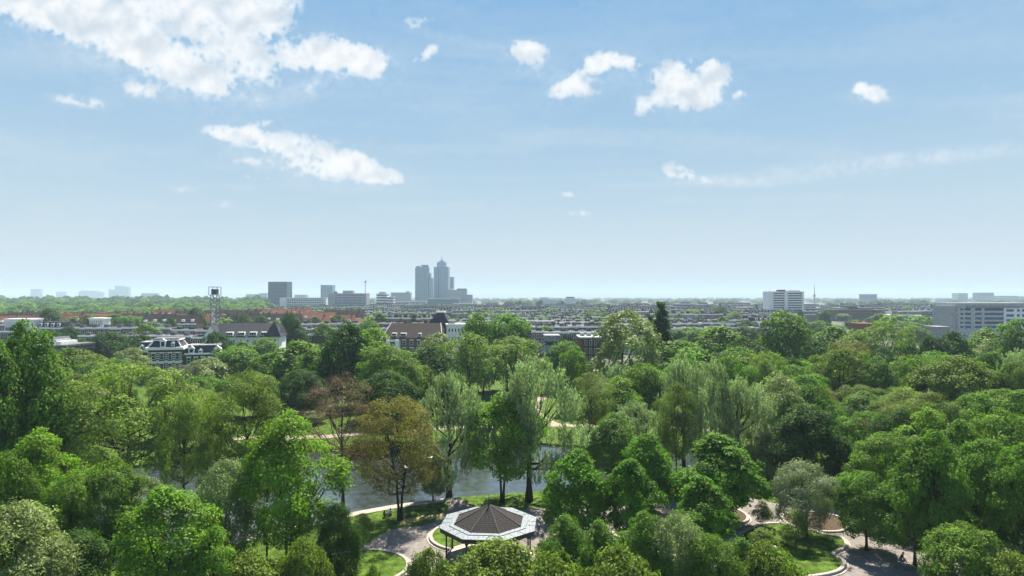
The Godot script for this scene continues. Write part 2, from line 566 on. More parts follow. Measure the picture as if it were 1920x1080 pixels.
# a band of the given width and height along a line, with a rounded top edge
func band(line: PackedVector2Array, width: float, y0: float, y1: float, closed := false, soft := 0.03) -> ArrayMesh:
	var s := Shape.new()
	var n := line.size()
	var prof := [Vector2(-width / 2, y0), Vector2(-width / 2, y1 - soft), Vector2(-width / 2 + soft, y1), Vector2(width / 2 - soft, y1), Vector2(width / 2, y1 - soft), Vector2(width / 2, y0)]
	var rows := []
	for k in n:
		var a := line[(k - 1 + n) % n] if closed or k > 0 else line[k]
		var b := line[(k + 1) % n] if closed or k < n - 1 else line[k]
		var t := (b - a).normalized()
		var side := Vector2(-t.y, t.x)
		var row := PackedVector3Array()
		for q in prof:
			var p: Vector2 = line[k] + side * q.x
			row.append(Vector3(p.x, q.y, p.y))
		rows.append(row)
	for k in (n if closed else n - 1):
		var e := (k + 1) % n
		for j in prof.size() - 1:
			s.quad(rows[k][j], rows[k][j + 1], rows[e][j + 1], rows[e][j])
	if not closed:
		for j in range(1, prof.size() - 1):
			s.tri(rows[0][0], rows[0][j + 1], rows[0][j])
			s.tri(rows[n - 1][0], rows[n - 1][j], rows[n - 1][j + 1])
	return s.mesh()

func outline(line: PackedVector2Array, y0: float, y1: float) -> ArrayMesh:
	var s := Shape.new()
	s.slab(line, y0, y1)
	return s.mesh()

const NEAR_SHORE := [[-150, 930], [0, 1010], [150, 1058], [300, 1052], [400, 1027], [480, 1003], [560, 985], [655, 963], [735, 948], [800, 939], [860, 932], [930, 926], [1000, 922], [1060, 914], [1150, 908], [1250, 904], [1330, 888], [1390, 862]]
const FAR_SHORE := [[-150, 930], [0, 905], [120, 890], [260, 872], [400, 856], [520, 846], [620, 842], [740, 834], [860, 826], [960, 826], [1060, 834], [1160, 836], [1260, 842], [1330, 850], [1390, 862]]

func make_ground() -> void:
	rough_mat("grass", lin(0.080, 0.150, 0.017), 9.0, 0.3, 0.9, 3, 6)
	var fine := noise_tex(0.09, 4, Color(0.68, 0.68, 0.6), Color(1, 1, 1), 512, 9, 1.5)
	M.grass.detail_enabled = true
	M.grass.detail_blend_mode = BaseMaterial3D.BLEND_MODE_MUL
	M.grass.detail_albedo = fine
	M.grass.detail_uv_layer = BaseMaterial3D.DETAIL_UV_1
	rough_mat("dry_grass", lin(0.24, 0.21, 0.10), 3.0, 0.4, 0.9, 4, 6)
	rough_mat("asphalt", lin(0.175, 0.160, 0.153), 5.0, 0.08, 0.9, 5, 6)
	rough_mat("sand_path", lin(0.28, 0.24, 0.20), 4.0, 0.2, 0.9, 6, 5)
	rough_mat("kerb_stone", lin(0.33, 0.31, 0.28), 1.2, 0.28, 0.85, 7, 5)
	rough_mat("city_ground", lin(0.10, 0.11, 0.085), 40.0, 0.35, 0.95, 8, 6)
	rough_mat("soil", lin(0.075, 0.055, 0.038), 1.5, 0.4, 0.95, 12, 5)
	var water := plain("water", lin(0.040, 0.055, 0.066), 0.04, 0.0, 1.0)
	water.albedo_texture = noise_tex(0.006, 3, Color8(200, 190, 165), Color8(255, 255, 255), 512, 15, 1.4)
	water.uv1_triplanar = true
	water.uv1_world_triplanar = true
	water.uv1_scale = Vector3.ONE / 6.0
	water.heightmap_enabled = true
	water.heightmap_texture = noise_tex(0.03, 3, Color.BLACK, Color.WHITE, 512, 16, 1.2)
	water.heightmap_scale = 0.28

	var s := Shape.new()
	s.quad(Vector3(-9000, -0.8, 300), Vector3(-9000, -0.8, -11000), Vector3(9000, -0.8, -11000), Vector3(9000, -0.8, 300))
	struct("ground", s.mesh(), M.city_ground)
	var near := smooth_line(flat(NEAR_SHORE))
	var far := smooth_line(flat(FAR_SHORE))
	var l0 := near[0]
	var r0 := near[near.size() - 1]
	# near half of the park lawn and far half, joined left and right of the pond
	var a := near.duplicate()
	a.append_array(PackedVector2Array([Vector2(r0.x, r0.y), Vector2(190, -105), Vector2(160, -10), Vector2(-160, -10), Vector2(-170, l0.y)]))
	struct("park_lawn", outline(a, -0.7, 0.0), M.grass)
	var b := far.duplicate()
	b.append_array(PackedVector2Array([Vector2(190, -105), Vector2(330, -268), Vector2(-330, -268), Vector2(-170, l0.y)]))
	struct("far_lawn", outline(b, -0.7, 0.0), M.grass)
	var pond := near.duplicate()
	var back := far.duplicate()
	back.reverse()
	pond.append_array(back.slice(1, back.size() - 1))
	struct("pond_water", outline(pond, -0.4, -0.4), M.water)
	# the stone quay along the near shore
	var quay := smooth_line(flat([[400, 1030], [480, 1006], [560, 988], [655, 966], [735, 951], [800, 942], [850, 936]]))
	struct("quay_path", band(quay, 1.5, -0.6, 0.06), M.kerb_stone)
	for way in [[[300, 832], [430, 822], [600, 819], [670, 813], [760, 806], [900, 800], [1040, 797], [1090, 798], [1200, 800], [1330, 806]], [[1040, 797], [1010, 780], [1000, 760], [1020, 742]]]:
		struct("gravel_path", band(smooth_line(flat(way)), 3.2, -0.1, 0.02 if way.size() > 5 else 0.026), M.sand_path)
	var plaza := flat([[560, 1110], [640, 1050], [690, 1020], [735, 993], [795, 985], [832, 968], [846, 938], [868, 938], [885, 950], [960, 957], [1010, 952], [1100, 954], [1200, 948], [1280, 942], [1390, 932], [1450, 943], [1560, 953], [1650, 985], [1800, 1000], [2010, 1004], [2120, 1100], [2600, 1300], [500, 1300]])
	struct("plaza_path", outline(smooth_line(plaza, true, 4), -0.1, 0.025), M.asphalt)
	# worn dry patch between lawn and plaza
	struct("worn_ground", outline(smooth_line(flat([[745, 986], [790, 976], [828, 970], [834, 962], [800, 966], [760, 974]]), true, 4), 0.004, 0.012), M.dry_grass)

func ellipse_at(px: float, py: float, rx: float, rz: float, n := 40) -> PackedVector2Array:
	var g := floor_at(px, py)
	var out := PackedVector2Array()
	for k in n:
		var a := TAU * k / n
		out.append(Vector2(g.x + cos(a) * rx, g.z + sin(a) * rz))
	return out

# a raised lawn or planting bed inside a pale stone rim
func raised_bed(line: PackedVector2Array, soil: Material, label: String, fill_name: String) -> void:
	var mid := Vector2.ZERO
	for p in line: mid += p
	mid /= line.size()
	var local := PackedVector2Array()
	for p in line: local.append(p - mid)
	var o := thing("raised_bed", label, "planting bed", Vector3(mid.x, 0, mid.y), 0.0, "stone rimmed beds on the plaza")
	obj("rim", band(local, 0.42, 0.0, 0.34, true), M.kerb_stone, o)
	obj("step", band(local, 1.0, 0.0, 0.10, true), M.kerb_stone, o)
	obj(fill_name, outline(local, 0.02, 0.24), soil, o)

func make_beds() -> void:
	raised_bed(ellipse_at(676, 1067, 5.0, 4.6), M.grass, "round lawn with a pale stone rim in front of the pond lawn", "turf")
	raised_bed(ellipse_at(884, 1006, 4.9, 4.9), M.grass, "round lawn with a pale stone rim directly behind the bandstand", "turf")
	raised_bed(smooth_line(flat([[1395, 1000], [1440, 985], [1500, 990], [1540, 1004], [1578, 1012], [1586, 1028], [1562, 1042], [1582, 1056], [1575, 1072], [1540, 1082], [1490, 1086], [1445, 1078], [1425, 1050], [1452, 1030], [1430, 1025], [1390, 1018]]), true), M.grass, "lobed lawn with a scalloped pale rim on the plaza, around a blue green tree", "turf")
	raised_bed(smooth_line(flat([[1466, 973], [1478, 966], [1500, 963], [1540, 965], [1575, 973], [1592, 984], [1580, 998], [1545, 1000], [1510, 996], [1478, 986]]), true), M.soil, "curved flower bed of bare soil with a pale rim, far side of the plaza", "soil")
	raised_bed(ellipse_at(1352, 968, 3.3, 3.6), M.soil, "small round soil bed with stone rim, left of the curved flower bed", "soil")
	raised_bed(smooth_line(flat([[1150, 1000], [1180, 996], [1240, 1003], [1330, 1012], [1375, 1020], [1340, 1030], [1240, 1024], [1165, 1012]]), true), M.soil, "long narrow soil bed with pale rim behind the front shrubs", "soil")
# ---------------------------------------------------------------- the park's trees
func make_kinds() -> void:
	var n := 70000
	quads.resize(n * 6)
	for k in n:
		var a := k * 4
		var b := k * 6
		quads[b] = a
		quads[b + 1] = a + 1
		quads[b + 2] = a + 2
		quads[b + 3] = a
		quads[b + 4] = a + 2
		quads[b + 5] = a + 3
	rough_mat("bark", lin(0.055, 0.044, 0.035), 0.8, 0.45, 0.95, 21, 5)
	leaf_mat("leaf", lin(0.70, 0.95, 0.20))
	leaf_mat("leaf_silver", lin(0.62, 0.80, 0.42), 0.45)
	leaf_mat("leaf_dull", lin(0.65, 0.55, 0.22), 0.6)
	#     name, shape, height, base, width, boughs, lobe, loose, per, leaves, reach, length, breadth, spray, trunk, limbs, colour, other, share
	kind("lime", "egg", 14, 2.6, 9.5, 50, 1.45, 0.12, 24, 22, 0.60, 0.30, 0.20, "dome", 0.26, 12, Color(0.052, 0.122, 0.017), Color(0.115, 0.195, 0.028), 0.42, "leaf")
	kind("fresh", "egg", 15, 4.0, 8.5, 34, 1.30, 0.20, 24, 22, 0.60, 0.30, 0.19, "dome", 0.22, 14, Color(0.086, 0.185, 0.016), Color(0.145, 0.25, 0.03), 0.42, "leaf", 2)
	kind("elm", "vase", 19, 5.0, 18, 78, 1.65, 0.18, 19, 20, 0.72, 0.32, 0.22, "dome", 0.40, 22, Color(0.085, 0.152, 0.028), Color(0.185, 0.25, 0.08), 0.5, "leaf")
	kind("dark", "dome", 14, 1.6, 10.5, 60, 1.50, 0.06, 26, 22, 0.60, 0.28, 0.20, "dome", 0.28, 8, Color(0.024, 0.066, 0.015), Color(0.060, 0.125, 0.022), 0.4, "leaf")
	kind("willow", "dome", 18, 3.8, 11, 36, 1.75, 0.16, 30, 24, 0.75, 0.38, 0.12, "hang", 0.42, 12, Color(0.135, 0.205, 0.100), Color(0.26, 0.34, 0.20), 0.55, "leaf_silver")
	kind("maple", "egg", 11, 2.1, 7.4, 42, 1.10, 0.14, 25, 22, 0.52, 0.27, 0.21, "dome", 0.15, 8, Color(0.044, 0.125, 0.010), Color(0.105, 0.21, 0.02), 0.45, "leaf")
	kind("ash", "vase", 19, 6.5, 9.5, 36, 1.45, 0.22, 24, 20, 0.70, 0.28, 0.15, "dome", 0.24, 20, Color(0.068, 0.120, 0.024), Color(0.12, 0.175, 0.04), 0.5, "leaf")
	kind("bare", "vase", 18, 5.5, 9, 30, 1.5, 0.16, 27, 18, 0.75, 0.20, 0.055, "twig", 0.22, 26, Color(0.105, 0.088, 0.064), Color(0.15, 0.14, 0.075), 0.5, "leaf_dull")
	kind("gold", "round", 15, 4.0, 11, 50, 1.45, 0.14, 26, 20, 0.68, 0.22, 0.11, "sprig", 0.26, 22, Color(0.105, 0.120, 0.024), Color(0.165, 0.140, 0.034), 0.5, "leaf", 2)
	kind("chestnut", "dome", 13, 1.0, 13, 84, 1.40, 0.05, 28, 18, 0.55, 0.30, 0.20, "dome", 0.34, 8, Color(0.062, 0.125, 0.018), Color(0.155, 0.20, 0.045), 0.5, "leaf")
	kind("poplar", "column", 24, 0.8, 5.5, 40, 1.25, 0.05, 60, 20, 0.65, 0.26, 0.17, "flame", 0.3, 4, Color(0.024, 0.055, 0.018), Color(0.05, 0.085, 0.02), 0.35, "leaf")
	kind("cedar", "vase", 9, 1.4, 7.5, 44, 0.95, 0.28, 30, 22, 0.52, 0.24, 0.08, "dome", 0.2, 10, Color(0.082, 0.128, 0.066), Color(0.15, 0.20, 0.11), 0.5, "leaf_silver")
	kind("pale", "round", 13, 2.2, 9, 46, 1.35, 0.14, 30, 22, 0.58, 0.27, 0.14, "dome", 0.22, 10, Color(0.090, 0.150, 0.046), Color(0.19, 0.25, 0.11), 0.5, "leaf_silver")
	kind("shrub", "dome", 5, 0.3, 6.5, 42, 0.95, 0.12, 26, 22, 0.44, 0.21, 0.14, "dome", 0.09, 8, Color(0.078, 0.135, 0.018), Color(0.17, 0.22, 0.05), 0.5, "leaf", 3)
	kind("sapling", "egg", 5, 1.9, 2.4, 12, 0.55, 0.12, 22, 16, 0.32, 0.17, 0.10, "dome", 0.05, 5, Color(0.080, 0.145, 0.025), Color(0.13, 0.19, 0.04), 0.5, "leaf")
	for q in [["lime", 3], ["fresh", 3], ["elm", 2], ["dark", 2], ["willow", 3], ["maple", 3], ["ash", 2], ["bare", 1], ["gold", 1], ["chestnut", 2], ["cedar", 1], ["pale", 2], ["shrub", 2], ["sapling", 1]]:
		for k in q[1]: grow(q[0], k, 1.0)
	for q in [["lime", 3], ["fresh", 2], ["elm", 2], ["dark", 2], ["willow", 2], ["ash", 2], ["chestnut", 2], ["pale", 2], ["poplar", 2], ["gold", 1], ["bare", 1]]:
		for k in q[1]: grow(q[0], 40 + k, 0.34)
	for q in [["lime", 2], ["dark", 2], ["fresh", 1], ["poplar", 1]]:
		for k in q[1]: grow(q[0], 80 + k, 0.05)

const CALLED := {
	"lime": ["lime_tree", "rounded mid green tree"], "fresh": ["ash_tree", "loose bright yellow green tree"], "elm": ["elm_tree", "wide pale yellow green tree"], "dark": ["dark_tree", "dense dark green tree"],
	"willow": ["willow_tree", "silvery green willow"], "maple": ["maple_tree", "young egg shaped tree"], "ash": ["slender_tree", "slender open olive green tree"], "bare": ["bare_tree", "sparse brown twiggy tree"],
	"gold": ["golden_tree", "fine leaved golden olive tree"], "chestnut": ["chestnut_tree", "domed yellowish green tree"], "poplar": ["poplar_tree", "dark columnar poplar"], "cedar": ["blue_green_tree", "feathery blue green tree"],
	"pale": ["whitebeam_tree", "pale grey green tree"], "shrub": ["shrub", "leafy green shrub"], "sapling": ["sapling", "thin young sapling"],
}
const NTH := ["first", "second", "third", "fourth", "fifth", "sixth", "seventh", "eighth", "ninth", "tenth", "eleventh", "twelfth", "thirteenth", "fourteenth", "fifteenth", "sixteenth", "seventeenth", "eighteenth", "nineteenth", "twentieth"]

# [kind, px of the trunk, py of the top, metres away, width in px, label where it has one of its own]
const TREES := [
	# left side
	["lime", 42, 606, 84, 140, "tall bright tree at the left edge rising above the roofs"], ["lime", -10, 640, 80, 130, ""],
	["fresh", 72, 808, 64, 140, ""], ["lime", 5, 850, 60, 110, ""], ["pale", 28, 950, 50, 190, ""], ["elm", 240, 684, 90, 240, "very wide pale elm with dark limbs left of the pond"],
	["elm", 345, 738, 86, 120, ""], ["fresh", 140, 740, 94, 110, ""], ["lime", 205, 866, 63, 120, ""], ["lime", 130, 895, 60, 110, ""], ["pale", 265, 895, 66, 90, ""], ["fresh", 305, 915, 56, 160, "yellow green tree low at the bottom, left of the blue green one"],
	["pale", 425, 862, 64, 110, "grey green tree at the bottom, left of the bright two stemmed tree"], ["ash", 462, 698, 80, 130, "slender olive tree with a bare trunk standing left of the pond"],
	["fresh", 540, 775, 65, 165, "bright yellow green tree with two stems before the pond"], ["dark", 632, 946, 62, 82, "small dense dark tree beside the round front lawn"],
	["shrub", 572, 1014, 57, 90, ""], ["ash", 500, 800, 70, 74, ""], ["ash", 410, 800, 76, 80, ""], ["fresh", 585, 830, 68, 70, ""], ["shrub", 470, 1040, 56, 130, ""], ["fresh", 400, 990, 55, 100, ""], ["dark", 140, 1000, 54, 150, ""],
	# pond shore
	["bare", 643, 702, 88, 125, "brown almost leafless tree at the pond's edge"], ["gold", 750, 748, 83, 160, "golden olive tree alone on the lawn by the pond"],
	["willow", 842, 690, 93, 130, "willow with leaning trunk behind the golden tree"], ["pale", 812, 850, 91, 60, ""],
	["fresh", 942, 738, 90, 130, "bright green tree right behind the bandstand"], ["willow", 992, 664, 91, 165, "tallest willow, behind the bandstand's right half"],
	["ash", 1014, 800, 94, 60, ""], ["ash", 1106, 700, 118, 84, "slim tree with thin trunk on the far bank, right of the willows"],
	# right of the bandstand
	["maple", 1085, 845, 75, 118, "egg shaped tree just right of the bandstand roof"], ["maple", 1182, 866, 74, 96, "egg shaped tree with a clear trunk, second right of the bandstand"],
	["maple", 1212, 815, 86, 96, ""], ["maple", 1344, 818, 81, 140, "broadest egg shaped tree, beside the small round bed"], ["maple", 1312, 896, 71, 110, ""],
	["willow", 1282, 660, 100, 110, ""], ["willow", 1338, 672, 106, 90, ""], ["willow", 1385, 702, 104, 100, ""], ["willow", 1195, 750, 108, 110, ""], ["ash", 1268, 720, 95, 70, ""],
	["dark", 1512, 760, 96, 140, ""], ["cedar", 1512, 868, 77, 105, "feathery blue green tree standing in the lobed lawn"], ["pale", 1440, 800, 100, 80, ""],
	["sapling", 1430, 940, 79, 32, "thin sapling beside the lobed lawn"], ["sapling", 1428, 990, 73, 40, ""], ["sapling", 1492, 955, 73, 36, ""], ["sapling", 681, 962, 74, 34, "thin sapling on the round lawn with the stone rim"],
	["lime", 1624, 888, 73, 100, ""], ["lime", 1668, 812, 82, 120, ""], ["lime", 1716, 850, 69, 116, ""], ["lime", 1752, 812, 66, 130, "rounded tree with a dark trunk near the cyclist"], ["lime", 1800, 790, 76, 120, ""], ["lime", 1848, 828, 69, 124, ""], ["lime", 1884, 770, 78, 130, ""], ["lime", 1926, 835, 64, 120, ""],
	["fresh", 1740, 768, 88, 110, ""], ["lime", 1835, 742, 94, 120, ""], ["dark", 1690, 768, 93, 100, ""], ["lime", 1920, 735, 92, 120, ""],
	# bottom edge
	["shrub", 800, 1036, 57, 90, "small rounded shrub in front of the bandstand's left columns"], ["shrub", 935, 1020, 56, 190, "broad shrub hiding the bandstand's front"], ["lime", 1058, 968, 58, 104, ""], ["lime", 1122, 978, 56, 96, ""], ["shrub", 1160, 1040, 50, 190, ""],
	["lime", 1206, 962, 58, 110, ""], ["pale", 1272, 966, 57, 104, ""], ["lime", 1330, 1004, 55, 110, ""], ["lime", 1392, 1012, 56, 96, ""], ["shrub", 1440, 1022, 55, 130, ""], ["shrub", 1040, 1046, 49, 160, ""],
	["lime", 1815, 985, 58, 130, ""], ["shrub", 1895, 1042, 55, 130, ""], ["shrub", 700, 1068, 52, 50, ""],
	# shrubs and low trees on the far bank
	["shrub", 440, 838, 134, 50, ""], ["shrub", 492, 834, 130, 56, ""], ["fresh", 470, 770, 138, 70, ""], ["shrub", 545, 828, 127, 52, ""], ["pale", 575, 768, 146, 66, ""], ["shrub", 700, 820, 131, 60, ""], ["lime", 745, 762, 146, 76, ""], ["shrub", 752, 812, 136, 54, ""], ["shrub", 805, 806, 133, 60, ""], ["dark", 800, 760, 150, 70, ""],
	["shrub", 868, 804, 135, 60, ""], ["lime", 880, 752, 150, 70, ""], ["shrub", 925, 806, 131, 50, ""], ["shrub", 618, 826, 140, 40, ""], ["lime", 690, 752, 152, 60, ""], ["shrub", 1005, 812, 132, 40, ""],
	# middle of the park, from the left
	["chestnut", 135, 655, 168, 120, ""], ["lime", 215, 675, 190, 60, ""], ["pale", 250, 652, 205, 60, ""], ["bare", 338, 684, 178, 66, "brown tinged tree in front of the dark brick villa"], ["pale", 385, 672, 185, 80, ""],
	["lime", 440, 650, 196, 86, ""], ["dark", 404, 622, 232, 56, ""], ["lime", 560, 640, 182, 110, ""], ["lime", 508, 662, 185, 80, ""], ["dark", 562, 694, 150, 92, ""], ["dark", 655, 606, 168, 96, ""], ["fresh", 700, 618, 172, 100, ""],
	["lime", 722, 648, 150, 120, ""], ["dark", 725, 695, 128, 110, ""], ["dark", 810, 648, 170, 100, ""], ["pale", 820, 625, 205, 70, ""], ["ash", 880, 624, 160, 90, ""], ["lime", 896, 590, 196, 56, ""], ["lime", 950, 590, 196, 100, ""], ["ash", 965, 632, 170, 110, ""],
	["lime", 1062, 640, 195, 62, ""], ["lime", 1072, 656, 160, 52, ""], ["pale", 1168, 584, 166, 120, "tall pale tree in the middle, left of the dark poplar"], ["poplar", 1240, 574, 200, 46, "tall dark poplar standing clear of the canopy"], ["poplar", 1220, 597, 206, 26, "shorter dark poplar left of the tall one"],
	["lime", 1270, 640, 190, 100, ""], ["lime", 1352, 612, 222, 100, ""], ["dark", 1395, 634, 180, 80, ""], ["lime", 1468, 585, 200, 90, ""], ["dark", 1430, 652, 176, 60, ""], ["lime", 1560, 612, 226, 84, ""], ["ash", 1610, 626, 215, 80, ""],
	["dark", 1530, 642, 182, 60, ""], ["chestnut", 1582, 654, 140, 120, ""], ["elm", 1662, 602, 210, 100, ""], ["dark", 1744, 630, 192, 54, ""], ["dark", 1786, 624, 190, 62, ""], ["lime", 1700, 632, 212, 70, ""],
	["lime", 1850, 616, 205, 80, ""], ["lime", 1905, 600, 180, 70, ""], ["chestnut", 1792, 668, 126, 180, "big dome shaped olive tree on the right"], ["willow", 1908, 652, 132, 100, ""], ["dark", 1488, 672, 150, 60, ""], ["pale", 1692, 700, 145, 70, ""],
	["gold", 1530, 722, 128, 100, ""], ["lime", 1620, 735, 120, 110, ""], ["fresh", 1700, 730, 118, 110, ""], ["gold", 1640, 778, 108, 90, ""], ["lime", 1880, 730, 112, 120, ""], ["lime", 1460, 735, 125, 90, ""],
	# the dark trees behind the park's left edge
	["dark", 95, 622, 252, 74, ""], ["dark", 150, 636, 250, 70, ""], ["dark", 206, 622, 256, 80, ""], ["dark", 262, 628, 250, 72, ""], ["dark", 308, 634, 246, 56, ""], ["dark", 545, 590, 300, 34, ""],
]

# how high the park's canopy reaches in the photograph, by px: [px, py]
const CANOPY := [[-200, 640], [0, 650], [90, 690], [160, 662], [240, 690], [420, 705], [480, 680], [560, 655], [620, 640], [700, 640], [800, 660], [900, 640], [1010, 660], [1060, 660], [1085, 695], [1125, 695], [1160, 640], [1250, 645], [1290, 622], [1400, 618], [1500, 625], [1600, 630], [1700, 640], [1800, 630], [1900, 620], [2100, 620]]

func canopy_at(px: float) -> float:
	for k in CANOPY.size() - 1:
		if px <= CANOPY[k + 1][0]:
			return lerpf(CANOPY[k][1], CANOPY[k + 1][1], clampf((px - CANOPY[k][0]) / float(CANOPY[k + 1][0] - CANOPY[k][0]), 0, 1))
	return 620.0

func make_trees() -> void:
	var rng := RandomNumberGenerator.new()
	rng.seed = 2024
	var rows := []
	for t in TREES: rows.append(t)
	# fill the wood between the trees picked out above
	var pond := flat(NEAR_SHORE)
	var back := flat(FAR_SHORE)
	back.reverse()
	pond.append_array(back)
	var glade := flat([[960, 842], [960, 800], [1000, 742], [1090, 742], [1120, 800], [1120, 842]])
	var glade_2 := flat([[400, 865], [400, 800], [560, 784], [760, 784], [960, 790], [960, 845]])
	var plaza := flat([[430, 1300], [560, 1000], [640, 955], [900, 905], [1300, 935], [1450, 925], [1600, 945], [1700, 1010], [2100, 1010], [2300, 1300]])
	var d := 98.0
	while d < 246.0:
		var step := lerpf(8.0, 10.5, (d - 98.0) / 150.0)
		var x := -0.95 * d
		while x < 0.95 * d:
			x += step * rng.randf_range(0.75, 1.25)
			var dd := d + rng.randf_range(-0.4, 0.4) * step
			var px := 960 + x * F / dd
			var p := Vector2(x, -dd)
			if Geometry2D.is_point_in_polygon(p, pond) or Geometry2D.is_point_in_polygon(p, glade) or Geometry2D.is_point_in_polygon(p, glade_2) or Geometry2D.is_point_in_polygon(p, plaza): continue
			if px < 470 and px > 220 and dd > 205: continue
			var clear := true
			for t in TREES:
				var q := spot(t[1], t[3])
				var reach: float = wide(t[4], t[3]) * 0.33 + 2.2
				if Vector2(q.x, q.z).distance_to(p) < reach:
					clear = false
					break
			if not clear: continue
			var k: String = ["lime", "lime", "lime", "fresh", "dark", "dark", "chestnut", "pale", "willow", "ash", "elm", "lime", "gold"][rng.randi() % 13]
			var limit := canopy_at(px) + rng.randf_range(4, 40)
			var h := minf(tall(limit, dd), rng.randf_range(8.5, 17.0))
			if h < 5.0: continue
			rows.append([k, px, SKYLINE + (EYE - h) * F / dd, dd, rng.randf_range(0.60, 0.88) * clampf(h, 8, 13) * F / dd, ""])
		d += step * 0.92
	# leave out what stands wholly behind nearer crowns
	rows.sort_custom(func(a, b): return a[3] < b[3])
	var covered := PackedFloat32Array()
	covered.resize(256)
	covered.fill(1080.0)
	var kept := []
	for t in rows:
		var seen := false
		for k in range(int((t[1] - t[4] * 0.5) / 8), int((t[1] + t[4] * 0.5) / 8) + 1):
			if k < 0 or k >= 240: continue
			var f: float = (k * 8 - t[1]) / (t[4] * 0.5)
			var top: float = t[2] + (1.0 - sqrt(maxf(0.0, 1.0 - f * f))) * t[4] * 0.45
			if top < covered[k] - 3.0: seen = true
			covered[k] = minf(covered[k], top + 14.0)
		if seen or t[5]: kept.append(t)
	rows = kept
	rows.sort_custom(func(a, b): return a[1] < b[1])
	var count := {}
	for t in rows:
		var dd: float = t[3]
		var h := tall(t[2], dd)
		var key: String = t[0] + (":mid" if dd > 150 and species.has(t[0] + ":mid") else "")
		if not species.has(key): key = t[0] + ":mid"
		var zone := "at the bottom edge of the view" if dd < 61 else "around the plaza" if dd < 82 else "near the pond" if dd < 110 else "just beyond the pond" if dd < 150 else "in the park's back half" if dd < 200 else "at the park's far edge"
		var label: String = t[5]
		if not label:
			var kz: String = t[0] + zone
			var nth: int = count.get(kz, 0)
			count[kz] = nth + 1
			label = "%s %s, %s from the left" % [CALLED[t[0]][1], zone, ordinal(nth + 1)]
		plant_tree(key, rng.randi(), CALLED[t[0]][0], spot(t[1], dd), h, wide(t[4], dd), rng.randf() * TAU, label, "shrub" if t[0] == "shrub" else "tree", "park " + ("shrubs" if t[0] == "shrub" else "trees"))
# ---------------------------------------------------------------- the city
func city_mats() -> void:
	rough_mat("brick_dark", lin(0.085, 0.062, 0.055), 3.0, 0.3, 0.9, 41)
	rough_mat("brick_red", lin(0.20, 0.085, 0.06), 3.0, 0.3, 0.9, 42)
	rough_mat("brick_brown", lin(0.13, 0.09, 0.07), 3.0, 0.3, 0.9, 43)
	rough_mat("render_white", lin(0.78, 0.78, 0.77), 5.0, 0.14, 0.85, 44)
	rough_mat("white_trim", lin(0.80, 0.80, 0.79), 2.0, 0.1, 0.7, 45)
	rough_mat("slate", lin(0.042, 0.048, 0.058), 2.5, 0.3, 0.7, 46)
	rough_mat("tile_red", lin(0.27, 0.115, 0.075), 3.5, 0.3, 0.85, 47)
	rough_mat("tile_brown", lin(0.060, 0.048, 0.043), 3.5, 0.3, 0.85, 48)
	rough_mat("roof_felt", lin(0.13, 0.138, 0.15), 6.0, 0.3, 0.9, 49)
	rough_mat("roof_pale", lin(0.27, 0.285, 0.30), 6.0, 0.25, 0.9, 50)
	rough_mat("concrete_pale", lin(0.50, 0.51, 0.51), 8.0, 0.15, 0.85, 51)
	rough_mat("concrete_grey", lin(0.38, 0.39, 0.40), 8.0, 0.18, 0.85, 52)
	rough_mat("concrete_warm", lin(0.45, 0.45, 0.45), 8.0, 0.18, 0.85, 53)
	rough_mat("cladding_dark", lin(0.11, 0.165, 0.21), 10.0, 0.2, 0.5, 54)
	rough_mat("cladding_blue", lin(0.24, 0.36, 0.44), 10.0, 0.15, 0.35, 56)
	M.cladding_blue.metallic = 0.4
	rough_mat("cladding_teal", lin(0.06, 0.15, 0.19), 10.0, 0.2, 0.4, 55)
	plain("glass_dark", lin(0.018, 0.026, 0.034), 0.15, 0.0, 0.45)
	plain("glass_blue", lin(0.018, 0.085, 0.19), 0.2, 0.0, 0.4)
	plain("glass_sky", lin(0.09, 0.17, 0.24), 0.15, 0.0, 0.6)
	plain("iron_dark", lin(0.03, 0.032, 0.035), 0.5, 0.3)
	plain("steel", lin(0.20, 0.23, 0.25), 0.55, 0.3)

